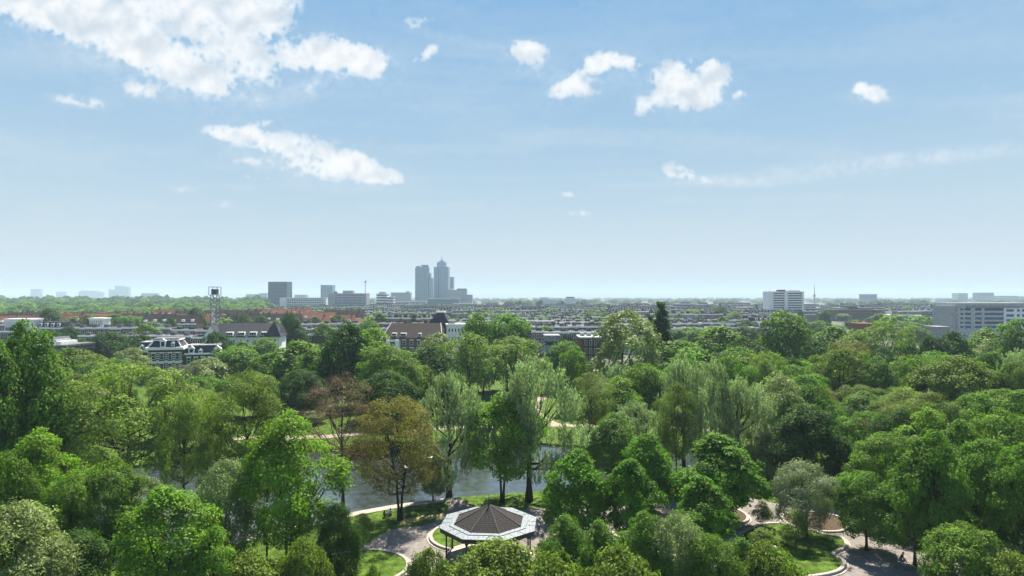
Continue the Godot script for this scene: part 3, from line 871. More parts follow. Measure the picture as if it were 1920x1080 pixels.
# an office block: a glazed core, a wall band for every floor, piers, parapet and plant rooms
func office(called: String, label: String, px0: float, px1: float, top: float, d: float, deep_m: float, floors: int, core: String, wall: String, opt := {}) -> Node3D:
	var w := wide(px1 - px0, d)
	var h := tall(top, d) + 0.8
	var o := thing(called, label, "building", spot((px0 + px1) / 2, d + deep_m / 2, -0.8), opt.get("turn", 0.0))
	var s := Shape.new()
	s.box(Vector3(-w / 2, 0, -deep_m / 2), Vector3(w / 2, h, deep_m / 2))
	obj("core", s.mesh(), M[core], o)
	var fh := h / floors
	var solid: float = opt.get("solid", 0.45)
	var out: float = opt.get("out", 0.35)
	for k in floors + 1:
		var b := Shape.new()
		var y0 := maxf(0.0, k * fh - fh * solid * 0.5)
		var y1 := minf(h + 0.4, k * fh + fh * solid * 0.5)
		b.box(Vector3(-w / 2 - out, y0, -deep_m / 2 - out), Vector3(w / 2 + out, y1, deep_m / 2 + out))
		obj("floor_band", b.mesh(), M[wall], o)
	var piers: int = opt.get("piers", 0)
	if piers > 0:
		var thick: float = opt.get("pier", 0.6)
		var one := Shape.new()
		one.box(Vector3(-thick / 2, 0, -deep_m / 2 - out - 0.12), Vector3(thick / 2, h + 0.2, deep_m / 2 + out + 0.12))
		var pm := one.mesh()
		for k in piers + 1:
			obj("pier", pm, M[wall], o, Vector3(lerpf(-w / 2 + thick * 0.3, w / 2 - thick * 0.3, float(k) / piers), 0, 0))
	for e in opt.get("ends", []):   # blank end walls: [from, to] as shares of the front
		var b := Shape.new()
		b.box(Vector3(lerpf(-w / 2, w / 2, e[0]) - out * 1.4, 0, -deep_m / 2 - out - 0.2), Vector3(lerpf(-w / 2, w / 2, e[1]) + out * 1.4, h + 0.5, deep_m / 2 + out + 0.2))
		obj("end_wall", b.mesh(), M[wall], o)
	var r := Shape.new()
	r.box(Vector3(-w / 2 - out - 0.3, h + 0.3, -deep_m / 2 - out - 0.3), Vector3(w / 2 + out + 0.3, h + 0.9, deep_m / 2 + out + 0.3))
	obj("parapet", r.mesh(), M[opt.get("parapet", wall)], o)
	for e in opt.get("plant", []):  # plant rooms: [from, to, height, material]
		var b := Shape.new()
		b.box(Vector3(lerpf(-w / 2, w / 2, e[0]), h + 0.7, -deep_m * 0.3), Vector3(lerpf(-w / 2, w / 2, e[1]), h + 0.9 + e[2], deep_m * 0.3))
		obj("plant_room", b.mesh(), M[e[3]], o)
	for e in opt.get("masts", []):  # aerials: [place, height]
		var b := Shape.new()
		b.tube([Vector3(lerpf(-w / 2, w / 2, e[0]), h + 0.5, 0), Vector3(lerpf(-w / 2, w / 2, e[0]), h + 0.9 + e[1], 0)], [0.3, 0.12], 6)
		obj("aerial", b.mesh(), M.steel, o)
	return o

func make_landmarks() -> void:
	# the pair of high towers
	var o := office("glass_tower", "stepped glass tower left of the spired tower", 780, 804, 502, 1700, 30, 34, "glass_sky", "cladding_blue", {"solid": 0.3, "piers": 9, "pier": 0.9, "plant": [[0.05, 0.35, 4.0, "glass_sky"], [0.45, 0.98, 7.0, "glass_sky"]]})
	for p in [[804, 807, 512, 30], [807, 811, 521, 26]]:
		var d := 1706.0
		var s := Shape.new()
		var x0 := spot(p[0], d).x - o.position.x
		var x1 := spot(p[1], d).x - o.position.x
		s.box(Vector3(x0 + 0.6, 0, -12), Vector3(x1, tall(p[2], d) + 0.8, 12))
		obj("step_wing", s.mesh(), M.cladding_blue, o)
	o = office("spired_tower", "tallest blue grey tower with stepped crown and spire", 815, 842, 501, 1760, 36, 36, "glass_sky", "cladding_blue", {"solid": 0.42, "piers": 12, "pier": 0.7, "ends": [[0.0, 0.03], [0.33, 0.36], [0.97, 1.0]]})
	part_box(o, "dark_stripe", "glass_dark", Vector3(-7.6, 2, 17.0), Vector3(-6.2, tall(503, 1760), 19.2))  # dark upright strip, set slightly proud of the tower front
	var base_h := tall(501, 1760) + 0.8
	for q in [[12.5, 13.5], [8.5, 16.5], [5.0, 19.0]]:
		var s := Shape.new()
		s.box(Vector3(-q[0], base_h + 0.5, -q[0]), Vector3(q[0], base_h + q[1], q[0]))
		obj("crown_step", s.mesh(), M.cladding_blue, o)
	var sp := Shape.new()
	sp.tube([Vector3(0, base_h + 18, 0), Vector3(0, base_h + 22, 0), Vector3(0, base_h + 33, 0)], [3.0, 1.2, 0.6], 8)
	obj("spire", sp.mesh(), M.cladding_blue, o)
	office("slim_tower", "pale tower half hidden behind the spired tower", 843, 851, 520, 1900, 24, 26, "glass_sky", "concrete_grey", {"solid": 0.4})
	office("stepped_block", "stepped office block right of the spired tower", 838, 876, 544, 1720, 40, 14, "glass_sky", "concrete_grey", {"solid": 0.5, "plant": [[0.1, 0.28, 3, "concrete_pale"], [0.5, 0.98, 3.5, "cladding_dark"]]})
	office("low_block", "lower office block at the foot of the stepped block", 872, 886, 553, 1715, 36, 10, "glass_sky", "concrete_grey", {"solid": 0.5})
	office("teal_block", "dark teal glass block in front of the towers", 803, 862, 561, 1500, 30, 6, "cladding_teal", "cladding_dark", {"solid": 0.25, "parapet": "concrete_pale", "plant": [[0.2, 0.5, 1.5, "roof_pale"], [0.7, 0.95, 1.5, "roof_pale"]]})
	office("teal_annex", "low teal wing right of the teal block", 850, 892, 570, 1440, 24, 3, "cladding_teal", "concrete_grey", {"solid": 0.3})
	office("pavilion_block", "small pale block with dark top, right of the teal wing", 880, 902, 573, 1380, 24, 3, "glass_dark", "concrete_pale", {"solid": 0.5})
	office("brick_tower_block", "dark residential tower standing left of the white slab", 508, 543, 529, 1400, 32, 20, "glass_dark", "cladding_dark", {"solid": 0.5, "piers": 12, "pier": 1.1, "masts": [[0.8, 5], [0.3, 3]]})
	office("blue_tower_block", "narrow blue grey tower behind the grey office", 604, 626, 535, 1900, 30, 18, "glass_sky", "cladding_blue", {"solid": 0.45, "piers": 8, "pier": 0.8})
	office("white_slab_block", "long white slab block with rows of small windows", 528, 614, 559, 1120, 16, 9, "glass_dark", "render_white", {"solid": 0.5, "ends": [[0.0, 0.13], [0.98, 1.0]], "piers": 20, "pier": 0.5})
	office("grey_office_block", "big grey office slab with a penthouse on its roof", 619, 690, 551, 1040, 22, 8, "glass_sky", "concrete_grey", {"solid": 0.42, "piers": 22, "pier": 0.55, "ends": [[0.0, 0.17], [0.98, 1.0]], "parapet": "concrete_pale", "plant": [[0.36, 0.64, 4.5, "concrete_grey"], [0.13, 0.16, 3.0, "brick_dark"]]})
	office("striped_block", "small white block with dark window stripes", 708, 728, 551, 1200, 20, 7, "glass_dark", "render_white", {"solid": 0.55, "plant": [[0.2, 0.8, 3, "concrete_grey"]]})
	office("striped_annex", "lower white striped wing beside the small striped block", 727, 739, 557, 1195, 18, 6, "glass_dark", "render_white", {"solid": 0.55})
	office("pale_flats", "pale grey block of flats left of the high towers", 734, 771, 549, 1800, 20, 12, "glass_sky", "concrete_pale", {"solid": 0.55, "plant": [[0.75, 0.92, 4, "concrete_pale"]]})
	office("cream_flats", "low cream flats in front of the pale flats", 739, 766, 566, 1300, 16, 4, "glass_sky", "concrete_warm", {"solid": 0.6})
	office("low_cream_flats", "pair of low cream flats below the stepped tower", 767, 800, 565, 1350, 16, 4, "glass_sky", "concrete_pale", {"solid": 0.6, "piers": 8})
	office("hotel_block", "square white block between poplars on the horizon", 1058, 1080, 560, 1500, 20, 10, "glass_sky", "render_white", {"solid": 0.6, "plant": [[0.15, 0.85, 3.5, "cladding_dark"]]})
	office("ministry_block", "broad pale block left of the square white block", 1000, 1043, 562, 1900, 20, 6, "glass_sky", "concrete_pale", {"solid": 0.55, "plant": [[0.3, 0.65, 6, "concrete_pale"]]})
	office("stripe_office", "low striped office beyond the terraces, right of the poplar", 1266, 1296, 570, 1000, 20, 4, "glass_dark", "concrete_pale", {"solid": 0.5, "plant": [[0.3, 0.9, 2.5, "cladding_dark"]]})
	office("stripe_office", "second low striped office beyond the terraces, nearer the white office", 1302, 1331, 571, 1000, 20, 4, "glass_dark", "concrete_pale", {"solid": 0.5, "plant": [[0.2, 0.8, 2.5, "cladding_dark"]]})
	office("grey_low_block", "long low grey block left of the white office", 1366, 1412, 577, 950, 20, 3, "glass_dark", "concrete_grey", {"solid": 0.5})
	office("brick_low_block", "dark low brick block close to the white office", 1395, 1436, 588, 700, 18, 4, "glass_dark", "brick_dark", {"solid": 0.6})
	office("white_office", "tall white office with dark window stripes and roof aerials", 1437, 1500, 548, 720, 18, 13, "glass_dark", "render_white", {"solid": 0.5, "ends": [[0.0, 0.09], [0.45, 0.52], [0.97, 1.0]], "plant": [[0.35, 0.5, 2.0, "brick_dark"], [0.6, 0.95, 1.2, "concrete_grey"]], "masts": [[0.1, 3], [0.55, 3.5], [0.72, 3], [0.9, 2.5]]})
	office("white_annex", "stepped striped annex right of the white office", 1501, 1523, 570, 730, 18, 9, "glass_dark", "render_white", {"solid": 0.5})
	office("white_annex_wing", "lowest striped wing of the white office", 1522, 1531, 578, 732, 18, 7, "glass_dark", "render_white", {"solid": 0.5})
	office("blue_slab_tower", "square blue glass tower on the right horizon", 1615, 1640, 552, 2300, 30, 16, "glass_blue", "cladding_blue", {"solid": 0.25})
	office("blue_slab_annex", "lower pale tower beside the square blue tower", 1641, 1656, 567, 2250, 26, 10, "glass_sky", "concrete_grey", {"solid": 0.5})
	office("brown_warehouse", "long brown brick block with a sunken roof terrace", 1544, 1650, 582, 780, 40, 4, "glass_dark", "brick_brown", {"solid": 0.55, "piers": 26, "pier": 0.5, "ends": [[0.0, 0.12], [0.92, 1.0]], "plant": [[0.18, 0.35, 2.0, "roof_pale"], [0.38, 0.5, 4.0, "brick_dark"], [0.55, 0.8, 2.0, "roof_felt"]]})
	office("striped_school", "low white striped building right of the brown block", 1660, 1718, 592, 690, 16, 3, "glass_blue", "render_white", {"solid": 0.5})
	office("striped_school_wing", "lower striped wing beside the low white building", 1718, 1740, 597, 680, 16, 2, "glass_blue", "render_white", {"solid": 0.5})
	var blocks := [[1514, 1533, 566, 3000, "glass_sky"], [1563, 1573, 560, 3400, "concrete_pale"], [1578, 1594, 566, 3300, "concrete_pale"], [1727, 1752, 566, 3000, "concrete_grey"], [1768, 1790, 561, 2600, "concrete_pale"], [1791, 1808, 550, 2600, "concrete_pale"], [1830, 1857, 549, 2700, "concrete_grey"], [1869, 1902, 555, 2800, "concrete_pale"], [1906, 1925, 556, 2900, "concrete_grey"], [1418, 1432, 568, 2500, "concrete_pale"],
			[60, 77, 542, 6200, "concrete_pale"], [108, 122, 547, 6200, "concrete_pale"], [206, 217, 543, 6000, "concrete_pale"], [218, 234, 536, 6000, "concrete_pale"], [237, 243, 538, 6000, "concrete_pale"], [268, 295, 550, 4200, "concrete_grey"], [464, 481, 552, 3200, "concrete_grey"], [488, 503, 550, 3200, "concrete_grey"], [555, 575, 553, 2900, "concrete_pale"]]
	blocks.sort_custom(func(a, b): return a[0] < b[0])
	for q in blocks:
		var nth: int = taken.get("far_block", 0)
		office("far_block", "hazy %s block on the horizon, %s far block from the left" % ["pale" if q[4] == "concrete_pale" else "grey", NTH[nth]], q[0], q[1], q[2], q[3], 40, maxi(5, int((tall(q[2], q[3])) / 4.0)), "glass_sky", q[4], {"solid": 0.5}).set_meta("group", "far blocks on the horizon")
	stadium()
	lattice_mast()
	thin_mast("crane_mast", "thin mast with a small head beside the grey office", 685, 526, 1060, false)
	thin_mast("radio_mast", "tall thin radio mast with a bulb behind the white annex", 1527, 531, 1500, true)
	right_office()
	villa()
	gable_house()
	school()
	brick_flats()
	roof_sheds()

func stadium() -> void:
	var d := 6500.0
	var o := thing("stadium", "pale arched stadium roof on the left horizon", "stadium", spot(172, d, -0.8))
	var s := Shape.new()
	var w := wide(46, d) / 2
	var rim := tall(550, d)
	var top := tall(543, d)
	var rows := []
	for k in 7:
		var f := k / 6.0
		var row := []
		for j in 33:
			var a := TAU * j / 32
			row.append(Vector3(cos(a) * w * (1 - 0.55 * f * f), lerpf(rim, top, sin(f * PI / 2)), sin(a) * w * 0.7 * (1 - 0.55 * f * f)))
		rows.append(row)
	for k in 6:
		for j in 32:
			s.quad(rows[k][j], rows[k + 1][j], rows[k + 1][j + 1], rows[k][j + 1])
	obj("roof_shell", s.mesh(), M.roof_pale, o)
	var b := Shape.new()
	var ring := PackedVector2Array()
	for j in 32: ring.append(Vector2(cos(TAU * j / 32) * w * 0.97, sin(TAU * j / 32) * w * 0.68))
	b.slab(ring, 0, rim)
	obj("stand_wall", b.mesh(), M.concrete_grey, o)

func lattice_mast() -> void:
	var d := 400.0
	var o := thing("lattice_mast", "slender steel lattice mast carrying a dark boxed screen", "mast", spot(403, d, -0.8))
	var h := tall(553, d) + 0.8
	var top := tall(538, d) + 0.8
	var w := 1.9
	for sx in [-1, 1]:
		for sz in [-1, 1]:
			var s := Shape.new()
			s.tube([Vector3(sx * w, 0, sz * w), Vector3(sx * w, h, sz * w)], [0.26, 0.24], 5)
			obj("leg", s.mesh(), M.steel, o)
	for k in 12:
		var y0 := h * k / 12.0
		var y1 := h * (k + 1) / 12.0
		var s := Shape.new()
		for q in [[-1, -1, 1, -1], [1, -1, 1, 1], [1, 1, -1, 1], [-1, 1, -1, -1]]:
			s.tube([Vector3(q[0] * w, y0, q[1] * w), Vector3(q[2] * w, y1, q[3] * w)], [0.14, 0.14], 4)
			s.tube([Vector3(q[0] * w, y1, q[1] * w), Vector3(q[2] * w, y1, q[3] * w)], [0.14, 0.14], 4)
		obj("bracing", s.mesh(), M.steel, o)
	var f := Shape.new()
	for sx in [-1, 1]:
		for sz in [-1, 1]:
			f.tube([Vector3(sx * 2.6, h, sz * 2.6), Vector3(sx * 2.6, top, sz * 2.6)], [0.2, 0.2], 4)
	for y in [h, top]:
		for q in [[-1, -1, 1, -1], [1, -1, 1, 1], [1, 1, -1, 1], [-1, 1, -1, -1]]:
			f.tube([Vector3(q[0] * 2.6, y, q[1] * 2.6), Vector3(q[2] * 2.6, y, q[3] * 2.6)], [0.2, 0.2], 4)
	obj("cage", f.mesh(), M.steel, o)
	var b := Shape.new()
	b.box(Vector3(-1.7, h + 0.3, -1.4), Vector3(1.7, h + 3.6, 1.4))
	obj("screen_box", b.mesh(), M.iron_dark, o)

func thin_mast(called: String, label: String, px: float, top: float, d: float, bulb: bool) -> void:
	var o := thing(called, label, "mast", spot(px, d, -0.8))
	var h := tall(top, d) + 0.8
	var s := Shape.new()
	if bulb:
		s.tube([Vector3(0, 0, 0), Vector3(0, h * 0.5, 0), Vector3(0, h * 0.7, 0), Vector3(0, h, 0)], [1.6, 1.2, 0.7, 0.3], 8)
		obj("shaft", s.mesh(true), M.concrete_pale, o)
		var b := Shape.new()
		b.tube([Vector3(0, h * 0.46, 0), Vector3(0, h * 0.5, 0), Vector3(0, h * 0.56, 0), Vector3(0, h * 0.6, 0)], [1.4, 3.0, 2.6, 1.0], 10)
		obj("bulb", b.mesh(true), M.concrete_pale, o)
	else:
		s.tube([Vector3(0, 0, 0), Vector3(0, h, 0)], [0.75, 0.5], 6)
		obj("shaft", s.mesh(true), M.steel, o)
		var b := Shape.new()
		b.box(Vector3(-1.6, h - 3.4, -1), Vector3(1.6, h - 1.6, 1))
		b.tube([Vector3(0.5, h - 2, 0), Vector3(2.6, h + 1.4, 0)], [0.3, 0.2], 4)
		obj("head", b.mesh(), M.steel, o)

func right_office() -> void:
	var d := 430.0
	var o := thing("long_office", "long grey office with blue ribbon windows at the right edge", "building", spot(1766, d + 12, -0.8))
	var x := func(px: float) -> float: return (px - 1766) * d / F
	var y := func(py: float) -> float: return tall(py, d) + 0.8
	var front := 12.0
	var s := Shape.new()
	s.box(Vector3(x.call(1775), 0, -front), Vector3(x.call(1930), y.call(577), front))
	obj("wall", s.mesh(), M.concrete_warm, o)
	s = Shape.new()
	s.box(Vector3(x.call(1773), y.call(577) + 0.003, -front + 1), Vector3(x.call(1926), y.call(568), front - 0.8))
	obj("top_storey", s.mesh(), M.concrete_grey, o)
	s = Shape.new()
	s.box(Vector3(x.call(1766), 0, -front + 2), Vector3(x.call(1775) - 0.003, y.call(574), front - 2))
	obj("stair_tower", s.mesh(), M.concrete_grey, o)
	s = Shape.new()
	s.box(Vector3(x.call(1790), y.call(576.6), front - 0.85), Vector3(x.call(1889), y.call(574.6), front + 0.5))
	obj("cornice", s.mesh(), M.roof_pale, o)
	s = Shape.new()
	s.box(Vector3(x.call(1859), 0, front - 0.1), Vector3(x.call(1905), y.call(577.6), front + 0.6))
	obj("pale_bay", s.mesh(), M.render_white, o).set_meta("label", "pale projecting bay with square windows")
	s = Shape.new()
	s.box(Vector3(x.call(1906), 0, front - 0.2), Vector3(x.call(1932), y.call(567), front + 1.2))
	obj("corner_tower", s.mesh(), M.cladding_teal, o).set_meta("label", "dark teal glazed corner")
	for f in [580, 588.6, 597, 605, 613]:
		for q in [[1787, 1798], [1806, 1818], [1823.5, 1858.3]]:
			var b := Shape.new()
			b.box(Vector3(x.call(q[0]), y.call(f + 2.3), front - 0.3), Vector3(x.call(q[1]), y.call(f - 2.3), front + 0.06))
			obj("window", b.mesh(), M.glass_dark if f == 580 or (f == 605 and q[0] > 1800) else M.glass_blue, o)
		for q in [[1778, 1784]]:
			var b := Shape.new()
			b.box(Vector3(x.call(q[0]), y.call(f + 1.7), front - 0.3), Vector3(x.call(q[1]), y.call(f - 1.7), front + 0.06))
			obj("window", b.mesh(), M.glass_dark, o)
	for f in [582, 591.5, 600.6, 609.5]:
		for q in [[1863, 1877], [1883, 1888], [1892.4, 1898]]:
			var b := Shape.new()
			b.box(Vector3(x.call(q[0]), y.call(f + 2.3), front + 0.4), Vector3(x.call(q[1]), y.call(f - 2.3), front + 0.66))
			obj("window", b.mesh(), M.glass_blue, o)
			b = Shape.new()
			b.box(Vector3(x.call(q[0]) - 0.15, y.call(f + 2.3) - 0.25, front + 0.59), Vector3(x.call(q[1]) + 0.15, y.call(f + 2.3) - 0.004, front + 0.85))
			obj("sill", b.mesh(), M.white_trim, o)

# a four-sided roof that leans in; lo and hi are half sizes at foot and top
func hip(s: Shape, lo: Vector2, hi: Vector2, y0: float, y1: float, off := Vector3.ZERO) -> void:
	var a := [Vector3(-lo.x, y0, -lo.y) + off, Vector3(lo.x, y0, -lo.y) + off, Vector3(lo.x, y0, lo.y) + off, Vector3(-lo.x, y0, lo.y) + off]
	var b := [Vector3(-hi.x, y1, -hi.y) + off, Vector3(hi.x, y1, -hi.y) + off, Vector3(hi.x, y1, hi.y) + off, Vector3(-hi.x, y1, hi.y) + off]
	for k in 4:
		var e := (k + 1) % 4
		s.quad(a[k], b[k], b[e], a[e])
	s.quad(b[0], b[3], b[2], b[1])
	s.quad(a[0], a[1], a[2], a[3])

func part_box(o: Node, called: String, m: String, lo: Vector3, hi: Vector3) -> MeshInstance3D:
	var s := Shape.new()
	s.box(lo, hi)
	return obj(called, s.mesh(), M[m], o)

# a sash window with white frame on a wall that faces +z, at x, y (middle), z
func sash(o: Node, x: float, y: float, z: float, w: float, h: float, lintel := true) -> void:
	var f := part_box(o, "window", "white_trim", Vector3(x - w / 2, y - h / 2, z - 0.1), Vector3(x + w / 2, y + h / 2, z + 0.10))
	part_box(f, "pane", "glass_dark", Vector3(x - w / 2 + 0.12, y + 0.05, z), Vector3(x + w / 2 - 0.12, y + h / 2 - 0.12, z + 0.115))
	part_box(f, "pane", "glass_dark", Vector3(x - w / 2 + 0.12, y - h / 2 + 0.12, z), Vector3(x + w / 2 - 0.12, y - 0.05, z + 0.115))
	if lintel:
		part_box(f, "lintel", "white_trim", Vector3(x - w / 2 - 0.25, y + h / 2 + 0.01, z), Vector3(x + w / 2 + 0.25, y + h / 2 + 0.32, z + 0.2))

func dormer(o: Node, x: float, y: float, z: float, w: float, h: float, deep_m: float) -> void:
	var s := Shape.new()
	s.box(Vector3(x - w / 2, y, z - deep_m), Vector3(x + w / 2, y + h, z))
	s.tri(Vector3(x - w / 2 - 0.2, y + h, z + 0.1), Vector3(x, y + h + w * 0.55, z + 0.1), Vector3(x + w / 2 + 0.2, y + h, z + 0.1))
	s.quad(Vector3(x - w / 2 - 0.2, y + h, z + 0.1), Vector3(x - w / 2 - 0.2, y + h, z - deep_m), Vector3(x, y + h + w * 0.55, z - deep_m), Vector3(x, y + h + w * 0.55, z + 0.1))
	s.quad(Vector3(x, y + h + w * 0.55, z + 0.1), Vector3(x, y + h + w * 0.55, z - deep_m), Vector3(x + w / 2 + 0.2, y + h, z - deep_m), Vector3(x + w / 2 + 0.2, y + h, z + 0.1))
	var f := obj("dormer", s.mesh(), M.white_trim, o)
	part_box(f, "pane", "glass_dark", Vector3(x - w * 0.3, y + 0.25, z - 0.1), Vector3(x + w * 0.3, y + h - 0.2, z + 0.04))

func villa() -> void:
	var d := 215.0
	var o := thing("corner_villa", "dark brick villa with white stone bands and a slate mansard tower", "building", spot(316, d + 8, -0.8), 0.30)
	var u := d / F
	var eaves := tall(657, d) + 0.8
	# the corner tower
	part_box(o, "tower_wall", "brick_dark", Vector3(-5.2, 0, -6), Vector3(5.2, eaves, 6))
	var s := Shape.new()
	hip(s, Vector2(5.0, 5.8), Vector2(3.6, 4.2), eaves + 0.85, tall(640, d) + 0.8)
	obj("mansard", s.mesh(), M.slate, o)
	part_box(o, "cornice", "white_trim", Vector3(-5.9, eaves + 0.003, -6.7), Vector3(5.9, eaves + 0.85, 6.7))
	part_box(o, "roof_edge", "white_trim", Vector3(-4.3, tall(640, d) + 0.803, -4.9), Vector3(4.3, tall(637, d) + 0.6, 4.9))
	part_box(o, "flat_roof", "roof_felt", Vector3(-4.0, tall(637, d) + 0.603, -4.6), Vector3(4.0, tall(636, d) + 0.8, 4.6))
	for sx in [-1, 1]:
		for sz in [-1, 1]:
			var t := Shape.new()
			t.tube([Vector3(sx * 5.0, eaves + 0.8, sz * 5.8), Vector3(sx * 3.62, tall(640, d) + 0.85, sz * 4.22)], [0.22, 0.2], 5)
			obj("hip_rail", t.mesh(), M.white_trim, o)
	dormer(o, -0.6, eaves + 0.9, 5.9, 1.7, 2.0, 1.8)
	dormer(o, 2.4, eaves + 1.2, 5.6, 1.0, 1.0, 1.2)
	for k in 2:
		dormer_side(o, -5.1, eaves + 0.9, -2.5 + k * 4.4)
	for storey in 3:
		var y := eaves - 2.2 - storey * 3.5
		for x in [-3.4, -0.9, 1.6, 3.9]:
			sash(o, x, y, 6.0, 1.15, 2.2)
		for z in [-4.2, -1.4, 1.4, 4.2]:
			side_sash(o, -5.2, y, z)
		for k in 5:    # white stone courses in the dark brick
			var yy := y - 1.5 + k * 0.66
			for q in [[-5.24, -4.35], [-2.6, -1.7], [0.0, 0.8], [2.4, 3.1], [4.6, 5.24]]:
				part_box(o, "stone_course", "white_trim", Vector3(q[0], yy, 5.8), Vector3(q[1], yy + 0.22, 6.05))
			for q in [[-6.0, -5.2], [-3.2, -2.4], [-0.5, 0.5], [2.4, 3.2], [5.1, 5.8]]:
				part_box(o, "stone_course", "white_trim", Vector3(-5.25, yy, q[0]), Vector3(-5.0, yy + 0.22, q[1]))
		part_box(o, "string_course", "white_trim", Vector3(-5.35, y - 2.1, -6.15), Vector3(5.35, y - 1.6, 6.15))
	# the right wing
	var e2 := tall(668, d) + 0.8
	part_box(o, "wing_wall", "brick_dark", Vector3(5.203, 0, -5), Vector3(17.6, e2, 5.0))
	part_box(o, "wing_cornice", "white_trim", Vector3(5.95, e2 + 0.003, -5.4), Vector3(18.0, e2 + 0.5, 5.5))
	s = Shape.new()
	hip(s, Vector2(5.6, 4.6), Vector2(4.9, 3.2), e2 + 0.503, tall(652, d) + 0.8, Vector3(11.8, 0, 0))
	obj("wing_mansard", s.mesh(), M.slate, o)
	part_box(o, "wing_roof", "roof_pale", Vector3(6.6, tall(652, d) + 0.803, -3.6), Vector3(17.0, tall(652, d) + 1.2, 3.6))
	dormer(o, 8.0, e2 + 0.5, 4.9, 1.8, 1.6, 1.8)
	dormer(o, 10.8, e2 + 0.6, 4.7, 1.2, 0.8, 1.4)
	dormer(o, 16.2, e2 + 0.4, 5.0, 2.2, 1.5, 1.8)
	for storey in 2:
		for k in 5: sash(o, 7.2 + k * 2.25, e2 - 2.0 - storey * 3.5, 5.0, 1.1, 2.1)
		part_box(o, "string_course", "white_trim", Vector3(5.36, e2 - 3.9 - storey * 3.5, 4.9), Vector3(17.65, e2 - 3.5 - storey * 3.5, 5.12))
	# the left wing runs away from the eye
	part_box(o, "back_wing_wall", "brick_dark", Vector3(-11.2, 0, -16), Vector3(-3.0, e2 + 0.6, -6.003))
	part_box(o, "back_wing_cornice", "white_trim", Vector3(-11.6, e2 + 0.603, -16.4), Vector3(-2.8, e2 + 1.1, -6.75))
	s = Shape.new()
	hip(s, Vector2(4.0, 4.8), Vector2(2.9, 3.8), e2 + 1.103, e2 + 3.6, Vector3(-7.2, 0, -11.3))
	obj("back_mansard", s.mesh(), M.slate, o)
	part_box(o, "back_roof", "roof_pale", Vector3(-10.3, e2 + 3.603, -15.2), Vector3(-4.1, e2 + 3.9, -7.4))
	for k in 3: dormer(o, -9.8 + k * 2.5, e2 + 1.1, -6.6, 1.3, 1.3, 1.4)

func dormer_side(o: Node, x: float, y: float, z: float) -> void:
	var f := part_box(o, "dormer", "white_trim", Vector3(x, y, z - 0.75), Vector3(x + 1.6, y + 1.9, z + 0.75))
	part_box(f, "pane", "glass_dark", Vector3(x - 0.04, y + 0.3, z - 0.45), Vector3(x + 0.1, y + 1.6, z + 0.45))

func side_sash(o: Node, x: float, y: float, z: float) -> void:
	var f := part_box(o, "window", "white_trim", Vector3(x - 0.10, y - 1.1, z - 0.58), Vector3(x + 0.1, y + 1.1, z + 0.58))
	part_box(f, "pane", "glass_dark", Vector3(x - 0.115, y + 0.05, z - 0.46), Vector3(x, y + 0.98, z + 0.46))
	part_box(f, "pane", "glass_dark", Vector3(x - 0.115, y - 0.98, z - 0.46), Vector3(x, y - 0.05, z + 0.46))

# a ridged roof along x with gables; half length, half depth, eaves, ridge
func ridge(s: Shape, l: float, w: float, y0: float, y1: float, inset := 0.0, off := Vector3.ZERO) -> void:
	var a := [Vector3(-l, y0, -w) + off, Vector3(l, y0, -w) + off, Vector3(l, y0, w) + off, Vector3(-l, y0, w) + off]
	var r0 := Vector3(-l + inset, y1, 0) + off
	var r1 := Vector3(l - inset, y1, 0) + off
	s.quad(a[3], r0, r1, a[2])
	s.quad(a[1], r1, r0, a[0])
	s.tri(a[0], r0, a[3])
	s.tri(a[2], r1, a[1])
	s.quad(a[0], a[3], a[2], a[1])

